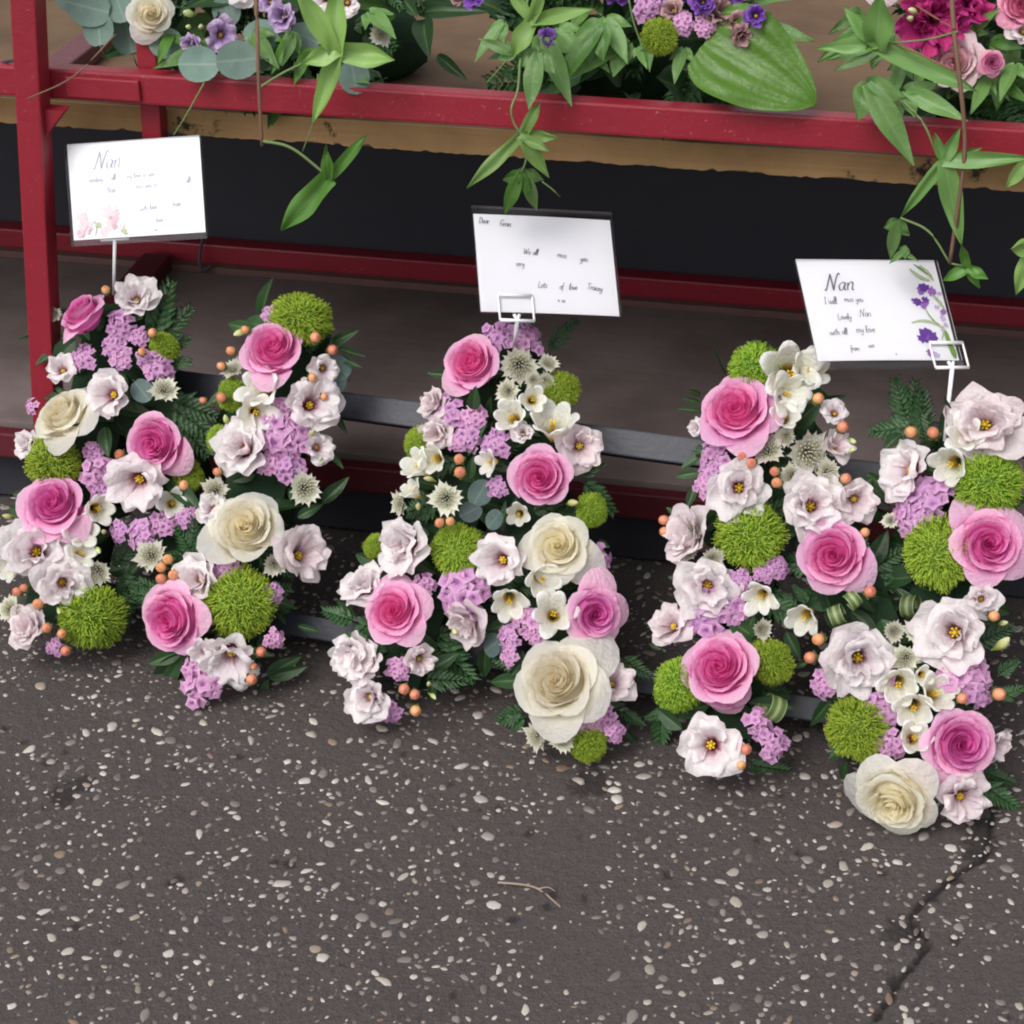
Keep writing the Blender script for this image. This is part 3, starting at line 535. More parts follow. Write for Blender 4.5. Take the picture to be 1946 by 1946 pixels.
# ------------------------------------------------------------------ layout of flowers, leaves and cards (metres)
LETTER_FLOWERS={'N1':[('rose', -0.081, 0.3099, 0.0856, -0.45, 0.45, 0.0265),
('liz', -0.0348, 0.333, 0.0742, 0.2, 0.5, 0.0195),
('stat', -0.0448, 0.3079, 0.0749, 0.17, 0.09, 0.013),
('stat', -0.0249, 0.2984, 0.0723, 0.31, 0.16, 0.0088),
('stat', -0.0485, 0.2872, 0.0759, 0.05, 0.02, 0.0111),
('stat', -0.0389, 0.2742, 0.0758, 0.07, 0.04, 0.0107),
('stat', -0.0777, 0.2694, 0.0759, -0.07, 0.0, 0.0121),
('stat', -0.0007, 0.2716, 0.0696, 0.4, 0.21, 0.013),
('stat', -0.0157, 0.2777, 0.0726, 0.3, 0.15, 0.0079),
('berry', -0.0596, 0.3365, 0.0925, 0.12, 0.19, 0.0046),
('berry', -0.0074, 0.3019, 0.0838, 0.49, 0.25, 0.0051),
('berry', -0.0121, 0.2814, 0.0892, 0.35, 0.18, 0.0046),
('moss', -0.0011, 0.2926, 0.0638, 0.49, 0.25, 0.0139),
('astr', -0.1186, 0.3103, 0.0721, -0.54, 0.01, 0.0085),
('liz', -0.0964, 0.2543, 0.0777, -0.28, 0.01, 0.0149),
('rosec', -0.0813, 0.2083, 0.0857, -0.2, 0.25, 0.0324),
('liz', -0.0381, 0.2376, 0.0797, -0.09, -0.05, 0.0208),
('euc', -0.0116, 0.2456, 0.0747, 0.18, 0.1, 0.012),
('astr', 0.0111, 0.2493, 0.0754, 0.4, 0.21, 0.0152),
('berry', 0.0546, 0.2439, 0.0792, -0.64, 0.02, 0.0038),
('rose', 0.0181, 0.1964, 0.0841, 0.1, 0.0, 0.032),
('moss', -0.0911, 0.1645, 0.073, -0.19, 0.01, 0.027),
('stat', -0.0437, 0.1607, 0.0722, 0.35, -0.01, 0.0157),
('stat', -0.051, 0.1811, 0.0739, 0.26, -0.01, 0.0088),
('stat', -0.034, 0.1455, 0.0692, 0.46, -0.01, 0.0111),
('liz', 0.0043, 0.1597, 0.0798, 0.0, -0.1, 0.0275),
('moss', 0.0435, 0.1718, 0.0578, 0.3, 0.0, 0.0148),
('berry', 0.0544, 0.1599, 0.0881, 0.38, 0.2, 0.0053),
('stat', -0.1321, 0.2184, 0.0604, -0.65, 0.02, 0.008),
('liz', -0.1223, 0.1788, 0.0701, -0.54, 0.01, 0.0131),
('moss', 0.1358, 0.3357, 0.0718, 0.2, 0.55, 0.0273),
('rose', 0.1193, 0.2991, 0.0858, 0.0, 0.2, 0.0317),
('stat', 0.1059, 0.3359, 0.0757, -0.07, 0.06, 0.0087),
('bud', 0.0822, 0.3126, 0.0844, -0.34, 0.01, 0.0073),
('berry', 0.0896, 0.3147, 0.092, -0.26, 0.01, 0.0045),
('berry', 0.0778, 0.2934, 0.0893, -0.39, 0.01, 0.0047),
('berry', 0.0699, 0.278, 0.0867, -0.48, 0.01, 0.0047),
('berry', 0.1581, 0.3171, 0.0846, 0.53, -0.01, 0.006),
('berry', 0.1734, 0.309, 0.0741, 0.7, -0.02, 0.0056),
('berry', 0.1614, 0.2791, 0.0824, 0.58, -0.02, 0.005),
('berry', 0.0766, 0.2477, 0.0893, -0.39, 0.01, 0.0053),
('berry', 0.1728, 0.2637, 0.0736, 0.71, -0.02, 0.0041),
('liz', 0.1639, 0.2914, 0.0678, 0.5, 0.2, 0.0136),
('euc', 0.1763, 0.2949, 0.0577, 0.69, -0.02, 0.0128),
('euc', 0.1759, 0.2809, 0.0577, 0.69, -0.02, 0.0118),
('astr', 0.0794, 0.2771, 0.078, -0.36, 0.01, 0.0128),
('moss', 0.0787, 0.2542, 0.0701, -0.36, 0.01, 0.0156),
('frees', 0.1131, 0.2624, 0.09, 0.03, -0.0, 0.0181),
('frees', 0.1147, 0.2378, 0.0899, 0.05, -0.0, 0.0167),
('liz', 0.1588, 0.2542, 0.0699, 0.55, -0.01, 0.024),
('stat', 0.1355, 0.2238, 0.0734, 0.29, -0.01, 0.0199),
('stat', 0.1537, 0.2197, 0.0679, 0.5, -0.01, 0.0154),
('stat', 0.1315, 0.1936, 0.074, 0.26, -0.01, 0.0109),
('stat', 0.1513, 0.1915, 0.0686, 0.48, -0.01, 0.0127),
('stat', 0.1339, 0.2439, 0.0738, 0.27, -0.01, 0.0118),
('bud', 0.1664, 0.228, 0.0727, 0.64, -0.02, 0.0063),
('bud', 0.1766, 0.2047, 0.0648, 0.74, -0.02, 0.0054),
('bud', 0.0836, 0.228, 0.0853, -0.3, 0.01, 0.0059),
('liz', 0.1067, 0.2033, 0.08, -0.03, 0.0, 0.0245),
('moss', 0.0713, 0.2105, 0.0683, -0.43, 0.01, 0.0119),
('liz', 0.17, 0.2161, 0.063, 0.67, -0.02, 0.0145),
('astr', 0.1669, 0.1756, 0.066, 0.65, -0.02, 0.0181),
('berry', 0.0872, 0.1768, 0.0922, -0.25, 0.01, 0.0047),
('rose', -0.0751, 0.1219, 0.086, -0.1, 0.2, 0.0341),
('frees', -0.0299, 0.126, 0.0807, 0.53, -0.01, 0.0156),
('frees', -0.0423, 0.1023, 0.0852, 0.39, -0.01, 0.0179),
('frees', -0.039, 0.0825, 0.0839, 0.44, -0.01, 0.0137),
('bud', -0.127, 0.1053, 0.0762, -0.58, 0.02, 0.0056),
('bud', -0.1174, 0.0901, 0.0808, -0.47, 0.01, 0.0056),
('bud', -0.1164, 0.0761, 0.0813, -0.46, 0.01, 0.0056),
('bud', -0.0242, 0.105, 0.0755, 0.6, -0.02, 0.0053),
('bud', -0.0263, 0.0869, 0.0764, 0.58, -0.02, 0.0053),
('liz', -0.0885, 0.0757, 0.0795, -0.13, 0.0, 0.0277),
('liz', -0.0566, 0.0506, 0.0783, 0.24, -0.01, 0.0239),
('frees', -0.1135, 0.0547, 0.0845, -0.42, 0.01, 0.0129),
('astr', -0.0253, 0.0671, 0.0701, 0.58, -0.02, 0.0156),
('berry', -0.0937, 0.0345, 0.093, -0.19, 0.01, 0.0051),
('berry', -0.0872, 0.0392, 0.0936, -0.11, 0.0, 0.0046),
('berry', -0.0694, 0.0261, 0.0937, 0.1, -0.0, 0.006),
('berry', -0.0569, 0.0051, 0.0921, 0.26, -0.01, 0.0053),
('berry', -0.0421, 0.002, 0.0882, 0.43, -0.01, 0.0053),
('berry', -0.0365, -0.0135, 0.085, 0.49, -0.16, 0.0055),
('astr', -0.1044, 0.0171, 0.0793, -0.3, 0.01, 0.0152),
('lizf', -0.0801, -0.0004, 0.076, -0.01, -0.02, 0.0193),
('moss', -0.0268, 0.0217, 0.063, 0.35, -0.4, 0.0286),
('bud', -0.0509, 0.0231, 0.0849, 0.32, -0.01, 0.005),
('bud', -0.0413, 0.0238, 0.0822, 0.43, -0.01, 0.005),
('bud', -0.0324, 0.0319, 0.0788, 0.53, -0.01, 0.0046),
('stat', -0.0539, -0.012, 0.0729, 0.28, -0.15, 0.0078),
('stat', -0.0134, 0.1066, 0.0667, -0.47, -0.24, 0.0101),
('stat', 0.0129, 0.1068, 0.0739, -0.24, -0.12, 0.0133),
('stat', 0.0578, 0.13, 0.0732, 0.27, 0.14, 0.0091),
('astr', 0.0304, 0.0892, 0.081, -0.16, -0.08, 0.0168),
('berry', 0.054, 0.0878, 0.0939, 0.04, 0.02, 0.0056),
('berry', 0.0487, 0.0793, 0.0939, -0.05, -0.02, 0.0056),
('berry', 0.0624, 0.074, 0.0939, 0.05, 0.03, 0.0056),
('berry', 0.0507, 0.0686, 0.0938, -0.08, -0.04, 0.0056),
('bud', 0.0727, 0.1356, 0.0832, -0.39, 0.01, 0.0054),
('bud', 0.0862, 0.128, 0.0863, -0.24, 0.01, 0.0045),
('rosec', 0.1226, 0.1279, 0.0851, 0.05, 0.1, 0.0368),
('liz', 0.0842, 0.1415, 0.0779, -0.26, 0.01, 0.0145),
('astr', 0.0834, 0.1597, 0.0797, -0.28, 0.01, 0.0145),
('astr', 0.1523, 0.0996, 0.0729, 0.52, -0.01, 0.0126),
('lizf', 0.17, 0.1118, 0.0584, 0.68, -0.02, 0.0244),
('liz', 0.0843, 0.0744, 0.0783, -0.24, 0.01, 0.0208),
('stat', 0.1068, 0.0899, 0.076, 0.01, -0.0, 0.0113),
('rose', 0.0678, 0.033, 0.0857, -0.05, -0.1, 0.0351),
('moss', 0.1256, 0.06, 0.0724, 0.23, -0.01, 0.0298),
('stat', 0.1531, 0.0719, 0.0665, 0.53, -0.01, 0.009),
('stat', 0.161, 0.0306, 0.0619, 0.63, -0.02, 0.0086),
('liz', 0.1265, 0.0098, 0.078, 0.1, -0.35, 0.026),
('liz', 0.1032, 0.0087, 0.08, -0.01, 0.0, 0.0153),
('berry', 0.1571, 0.0163, 0.0807, 0.61, -0.02, 0.0055),
('berry', 0.1532, -0.0105, 0.0826, 0.57, -0.02, 0.0059),
('berry', 0.1529, 0.002, 0.0829, 0.57, -0.02, 0.0041),
('stat', 0.0903, -0.0095, 0.0758, -0.08, -0.04, 0.0099),
('stat', 0.101, -0.025, 0.0757, -0.02, -0.09, 0.0171)],
'A':[('stat', -0.0181, 0.3412, 0.0752, 0.0, 0.17, 0.0136),
('stat', 0.0104, 0.3402, 0.072, 0.33, 0.16, 0.0136),
('stat', -0.0041, 0.3474, 0.0735, 0.16, 0.24, 0.0115),
('rose', -0.0352, 0.3101, 0.0853, -0.35, 0.25, 0.0287),
('astr', 0.0079, 0.3156, 0.0803, 0.22, 0.08, 0.0188),
('astr', 0.0324, 0.3217, 0.0729, 0.49, 0.18, 0.0111),
('astr', 0.0015, 0.2903, 0.0818, 0.07, 0.02, 0.0127),
('astr', 0.0228, 0.3045, 0.0781, 0.33, 0.12, 0.009),
('astr', 0.0338, 0.3057, 0.0747, 0.45, 0.16, 0.009),
('moss', 0.047, 0.3014, 0.0615, 0.6, 0.2, 0.0164),
('frees', 0.0089, 0.2674, 0.0899, 0.06, 0.02, 0.0162),
('frees', 0.0479, 0.2704, 0.0821, 0.46, 0.17, 0.0219),
('frees', 0.0279, 0.2853, 0.0865, 0.32, 0.11, 0.013),
('lizf', -0.068, 0.2709, 0.0699, -0.43, 0.08, 0.0158),
('lizf', -0.0589, 0.2444, 0.0735, -0.28, 0.05, 0.0149),
('stat', -0.0547, 0.2652, 0.0736, -0.28, 0.05, 0.0153),
('stat', -0.0284, 0.2615, 0.076, 0.02, -0.0, 0.0111),
('stat', -0.0325, 0.245, 0.076, 0.01, -0.0, 0.0127),
('stat', -0.0028, 0.2407, 0.0752, -0.15, -0.05, 0.0135),
('stat', -0.0398, 0.2374, 0.0759, -0.06, 0.01, 0.0086),
('liz', 0.0215, 0.2533, 0.0794, 0.14, 0.05, 0.0102),
('lizf', 0.0717, 0.2514, 0.0591, 0.63, 0.23, 0.0196),
('rose', 0.0467, 0.2147, 0.0839, 0.1, 0.1, 0.0315),
('moss', -0.0781, 0.2337, 0.0666, -0.47, 0.08, 0.0158),
('frees', -0.0753, 0.212, 0.0848, -0.4, 0.07, 0.0168),
('frees', -0.0579, 0.2172, 0.0885, -0.22, 0.04, 0.0143),
('frees', -0.0749, 0.1877, 0.0861, -0.35, 0.06, 0.0119),
('bud', -0.0577, 0.1991, 0.087, -0.18, 0.03, 0.0057),
('bud', 0.0778, 0.1967, 0.0787, 0.5, 0.18, 0.0073),
('berry', -0.0304, 0.2201, 0.0938, 0.08, -0.01, 0.0055),
('berry', -0.0276, 0.2082, 0.0935, 0.13, -0.02, 0.0062),
('euc', -0.011, 0.1941, 0.0723, 0.34, -0.06, 0.0123),
('euc', -0.0171, 0.1757, 0.073, 0.31, -0.06, 0.0106),
('euc', 0.0066, 0.1716, 0.0728, -0.3, -0.11, 0.0098),
('frees', -0.0058, 0.221, 0.0879, -0.25, -0.09, 0.011),
('stat', 0.0037, 0.2009, 0.0742, -0.23, -0.08, 0.009),
('astr', -0.0401, 0.1839, 0.0819, 0.04, -0.01, 0.0164),
('astr', -0.0849, 0.1733, 0.076, -0.43, 0.08, 0.0132),
('moss', 0.0925, 0.1939, 0.057, 0.7, 0.0, 0.0147),
('berry', -0.0387, 0.1595, 0.0937, 0.1, -0.02, 0.005),
('berry', -0.0293, 0.1623, 0.0927, 0.2, -0.04, 0.0049),
('bud', -0.0633, 0.1717, 0.0869, -0.19, 0.03, 0.0057),
('liz', -0.0697, 0.1359, 0.0789, -0.2, 0.1, 0.0254),
('moss', -0.1053, 0.1313, 0.0649, -0.48, 0.21, 0.0108),
('moss', -0.0238, 0.1383, 0.072, -0.02, 0.26, 0.0221),
('liz', 0.0219, 0.1353, 0.0789, -0.01, 0.19, 0.0243),
('rosec', 0.0724, 0.1545, 0.0831, 0.15, 0.1, 0.0322),
('liz', -0.1038, 0.0914, 0.0725, -0.47, 0.08, 0.0206),
('rose', -0.0686, 0.0725, 0.0859, -0.15, 0.0, 0.0318),
('stat', -0.0506, 0.1008, 0.0758, 0.09, -0.02, 0.0106),
('stat', -0.0095, 0.0996, 0.075, 0.01, -0.19, 0.022),
('lizf', -0.0018, 0.0756, 0.0691, 0.03, -0.46, 0.0204),
('bud', -0.0125, 0.0637, 0.0758, 0.58, -0.1, 0.0065),
('frees', 0.066, 0.1212, 0.0896, 0.11, 0.04, 0.018),
('frees', 0.0374, 0.0959, 0.088, 0.02, -0.26, 0.0177),
('frees', 0.0795, 0.0942, 0.0893, 0.15, 0.05, 0.018),
('rose', 0.1138, 0.1003, 0.076, 0.4, 0.0, 0.0272),
('stat', 0.1052, 0.1508, 0.0609, 0.6, 0.22, 0.0126),
('stat', 0.0523, 0.0844, 0.0751, -0.16, -0.06, 0.0133),
('stat', 0.0378, 0.0652, 0.071, -0.38, -0.13, 0.0109),
('stat', 0.0616, 0.0744, 0.0756, -0.1, -0.04, 0.0093),
('stat', 0.0401, 0.05, 0.0701, -0.41, -0.15, 0.0093),
('euc', 0.0221, 0.0574, 0.0637, -0.56, -0.2, 0.0122),
('rosec', 0.0953, 0.0321, 0.0918, -0.05, -0.05, 0.0428),
('lizf', 0.1374, 0.0398, 0.0653, 0.53, 0.19, 0.0192),
('stat', 0.113, -0.0007, 0.0754, 0.14, 0.04, 0.014),
('stat', 0.1267, -0.0016, 0.0733, 0.3, 0.03, 0.0092),
('stat', 0.1347, 0.011, 0.0703, 0.4, 0.14, 0.01),
('stat', 0.1478, -0.0029, 0.0665, 0.53, 0.02, 0.0084),
('stat', 0.1026, -0.0073, 0.076, 0.03, -0.03, 0.0084),
('astr', 0.0804, -0.0175, 0.0798, -0.23, -0.14, 0.0144),
('astr', 0.1037, -0.0168, 0.0814, 0.04, -0.14, 0.0123),
('moss', 0.1262, -0.0162, 0.0709, 0.29, -0.13, 0.0159),
('liz', -0.1059, 0.03, 0.0754, -0.38, 0.07, 0.0197),
('liz', -0.0873, 0.0204, 0.0793, -0.16, 0.03, 0.0196),
('liz', -0.0803, -0.0082, 0.0797, 0.0, -0.4, 0.0196),
('stat', -0.0609, 0.0214, 0.0755, 0.13, -0.02, 0.0102),
('stat', -0.0614, -0.0181, 0.0738, 0.17, -0.21, 0.0094),
('lizf', -0.0423, 0.0336, 0.073, 0.31, -0.06, 0.0139),
('berry', -0.0466, 0.0044, 0.0907, 0.32, -0.06, 0.0058),
('berry', -0.0367, 0.0012, 0.0876, 0.44, -0.08, 0.0053),
('berry', -0.034, -0.0133, 0.0854, 0.49, -0.16, 0.0058),
('bud', -0.0276, 0.0127, 0.0789, 0.52, -0.09, 0.0049),
('bud', -0.0225, 0.0022, 0.0753, 0.59, -0.11, 0.0049)],
'N2':[('moss', -0.1063, 0.3431, 0.0734, -0.1, 0.5, 0.0229),
('frees', -0.0703, 0.3385, 0.0868, 0.28, 0.15, 0.0245),
('frees', -0.0547, 0.3462, 0.081, 0.46, 0.25, 0.019),
('frees', -0.0698, 0.3002, 0.0896, 0.11, 0.06, 0.0144),
('frees', -0.0691, 0.3189, 0.0884, 0.2, 0.11, 0.0172),
('rose', -0.1135, 0.2962, 0.0852, -0.2, 0.2, 0.0364),
('liz', -0.1494, 0.2811, 0.0683, -0.58, -0.02, 0.0083),
('berry', -0.0438, 0.3188, 0.0865, 0.42, 0.23, 0.0056),
('berry', -0.0193, 0.2971, 0.081, 0.53, 0.29, 0.0059),
('berry', -0.1019, 0.2575, 0.0939, -0.05, -0.0, 0.0047),
('berry', -0.0929, 0.2523, 0.0939, 0.05, 0.0, 0.0054),
('berry', -0.0715, 0.248, 0.0931, -0.15, -0.08, 0.0049),
('berry', -0.0682, 0.2384, 0.0929, -0.17, -0.09, 0.0054),
('berry', -0.0094, 0.2509, 0.0874, 0.4, 0.22, 0.0055),
('berry', -0.1672, 0.1938, 0.0644, -0.81, -0.03, 0.0052),
('berry', -0.1646, 0.1834, 0.0644, -0.79, -0.03, 0.0055),
('berry', 0.0141, 0.2061, 0.0876, 0.39, 0.21, 0.0048),
('liz', -0.0292, 0.3099, 0.0685, 0.51, 0.28, 0.0104),
('astr', -0.082, 0.2676, 0.0811, -0.15, -0.08, 0.0163),
('astr', -0.0677, 0.2823, 0.0819, 0.04, 0.02, 0.0109),
('astr', -0.0461, 0.2706, 0.0808, 0.17, 0.09, 0.0208),
('astr', -0.057, 0.2478, 0.082, -0.03, -0.02, 0.0135),
('astr', -0.0269, 0.256, 0.0791, 0.27, 0.15, 0.014),
('lizf', -0.0249, 0.2807, 0.0691, 0.41, 0.22, 0.0145),
('bud', -0.0093, 0.287, 0.0723, 0.57, 0.31, 0.005),
('bud', -0.0088, 0.2784, 0.0748, 0.54, 0.29, 0.0045),
('stat', -0.1293, 0.257, 0.072, -0.36, -0.01, 0.0142),
('stat', -0.1307, 0.242, 0.0714, -0.38, -0.01, 0.0105),
('stat', -0.1346, 0.2295, 0.0701, -0.43, -0.01, 0.0096),
('liz', -0.1021, 0.2308, 0.0799, -0.07, -0.0, 0.0263),
('liz', -0.0372, 0.2233, 0.08, 0.05, 0.05, 0.027),
('lizf', -0.0011, 0.2361, 0.0693, 0.4, 0.22, 0.0189),
('moss', -0.0857, 0.1914, 0.0737, 0.1, 0.0, 0.0304),
('lizf', -0.1379, 0.1779, 0.0682, -0.49, -0.02, 0.0238),
('astr', -0.1385, 0.1865, 0.0741, -0.49, -0.02, 0.0146),
('astr', -0.1157, 0.1643, 0.0802, -0.24, -0.01, 0.0122),
('astr', -0.1372, 0.1672, 0.0743, -0.49, -0.02, 0.0114),
('rose', -0.0093, 0.183, 0.0858, 0.05, -0.1, 0.033),
('stat', -0.0582, 0.1653, 0.0709, 0.4, 0.01, 0.0095),
('stat', -0.0697, 0.1588, 0.0738, 0.27, 0.01, 0.0081),
('lizf', 0.1019, 0.3157, 0.0757, 0.3, 0.3, 0.0293),
('frees', 0.0861, 0.3033, 0.0899, -0.07, 0.0, 0.0146),
('frees', 0.0763, 0.2741, 0.0891, -0.17, 0.0, 0.0177),
('berry', 0.04, 0.3002, 0.0819, -0.59, 0.01, 0.0059),
('liz', 0.0434, 0.2687, 0.0701, -0.54, 0.01, 0.0242),
('stat', 0.0562, 0.2411, 0.0712, -0.39, 0.01, 0.0192),
('stat', 0.0689, 0.2516, 0.0741, -0.25, 0.01, 0.0138),
('stat', 0.0493, 0.2277, 0.069, -0.47, 0.01, 0.0148),
('moss', 0.1125, 0.2651, 0.0723, 0.24, -0.01, 0.0302),
('rose', 0.1191, 0.211, 0.0828, 0.35, 0.1, 0.0343),
('moss', 0.0781, 0.1997, 0.0735, -0.13, 0.0, 0.0293),
('astr', 0.0331, 0.222, 0.0665, -0.65, 0.01, 0.0085),
('liz', -0.1168, 0.1401, 0.0779, 0.0, 0.2, 0.0254),
('stat', -0.1066, 0.1198, 0.0753, -0.16, -0.01, 0.0204),
('stat', -0.1235, 0.1137, 0.0722, -0.35, -0.01, 0.0141),
('stat', -0.0915, 0.1239, 0.076, 0.01, 0.0, 0.0131),
('stat', -0.0899, 0.1489, 0.0759, 0.04, 0.0, 0.0095),
('lizf', -0.1439, 0.1, 0.0641, -0.58, -0.02, 0.0183),
('frees', -0.0683, 0.1348, 0.0876, 0.28, 0.01, 0.0139),
('astr', -0.0634, 0.1089, 0.0788, 0.33, 0.01, 0.0108),
('rose', -0.0926, 0.0676, 0.086, -0.05, 0.0, 0.035),
('rose', -0.0904, 0.0576, 0.068, 0.0, -0.5, 0.0299),
('moss', -0.0513, 0.0822, 0.0675, 0.55, 0.0, 0.0199),
('moss', -0.1307, 0.0493, 0.0674, -0.6, 0.0, 0.0228),
('liz', -0.092, 0.0008, 0.08, 0.0, -0.2, 0.0247),
('stat', -0.0532, 0.0254, 0.0708, 0.41, 0.01, 0.0121),
('stat', -0.0388, 0.0106, 0.0651, 0.57, 0.02, 0.0135),
('curl', -0.0435, 0.0425, 0.0668, 0.52, 0.02, 0.0135),
('berry', -0.0593, 0.0024, 0.0906, 0.33, 0.01, 0.0055),
('berry', -0.0616, -0.0116, 0.0911, 0.3, -0.07, 0.005),
('frees', -0.0288, 0.122, 0.0841, -0.38, -0.21, 0.0161),
('curl', -0.0003, 0.1306, 0.0757, -0.09, -0.05, 0.0107),
('curl', 0.0114, 0.1478, 0.0757, 0.09, 0.05, 0.0098),
('curl', 0.0608, 0.1482, 0.073, -0.32, 0.01, 0.0116),
('berry', 0.0262, 0.1551, 0.0914, 0.26, 0.14, 0.0058),
('berry', -0.0119, 0.1072, 0.0904, -0.3, -0.16, 0.006),
('berry', -0.0168, 0.0905, 0.0865, -0.42, -0.23, 0.006),
('berry', -0.0005, 0.091, 0.091, -0.28, -0.15, 0.0062),
('berry', 0.1327, 0.1503, 0.0861, 0.49, -0.01, 0.0052),
('berry', 0.1462, 0.0849, 0.0775, 0.66, -0.01, 0.0063),
('berry', 0.1165, 0.0762, 0.0907, 0.33, -0.01, 0.0054),
('liz', 0.0236, 0.0971, 0.0799, 0.0, 0.0, 0.0275),
('liz', 0.1017, 0.1318, 0.0794, 0.15, -0.0, 0.0286),
('liz', 0.1197, 0.1641, 0.0764, 0.34, -0.01, 0.0136),
('bud', 0.1436, 0.1288, 0.0741, 0.62, -0.01, 0.0096),
('bud', 0.1412, 0.1461, 0.0759, 0.59, -0.01, 0.0053),
('astr', 0.0503, 0.1247, 0.0778, 0.32, 0.18, 0.0111),
('astr', 0.0676, 0.1273, 0.0804, -0.24, 0.01, 0.011),
('astr', 0.064, 0.1035, 0.0798, -0.27, 0.01, 0.0141),
('stat', 0.1153, 0.0968, 0.0731, 0.31, -0.01, 0.0202),
('stat', 0.1274, 0.0847, 0.0696, 0.45, -0.01, 0.0136),
('frees', 0.0618, 0.078, 0.0884, 0.2, 0.11, 0.0176),
('frees', 0.0776, 0.0593, 0.0897, -0.11, 0.0, 0.0175),
('frees', 0.0965, 0.0783, 0.0897, 0.1, -0.0, 0.0179),
('frees', 0.0825, 0.0372, 0.0899, -0.04, 0.0, 0.0153),
('frees', 0.0818, 0.09, 0.0899, -0.07, 0.0, 0.0096),
('stat', 0.0487, 0.0566, 0.076, -0.01, -0.01, 0.0155),
('stat', 0.0606, 0.0292, 0.0759, -0.04, -0.02, 0.0128),
('stat', -0.0023, 0.0691, 0.0695, -0.4, -0.22, 0.0112),
('stat', 0.0482, 0.0842, 0.0755, 0.11, 0.06, 0.0084),
('moss', 0.0311, 0.0367, 0.0714, -0.35, -0.2, 0.0275),
('rose', 0.1203, 0.0374, 0.0815, 0.2, -0.1, 0.0323),
('rosec', 0.0746, -0.0169, 0.0853, -0.05, -0.5, 0.0376),
('lizf', 0.1266, -0.0074, 0.0691, 0.3, -0.5, 0.0206),
('lizf', 0.1472, 0.0429, 0.0579, 0.68, -0.01, 0.0145)]}
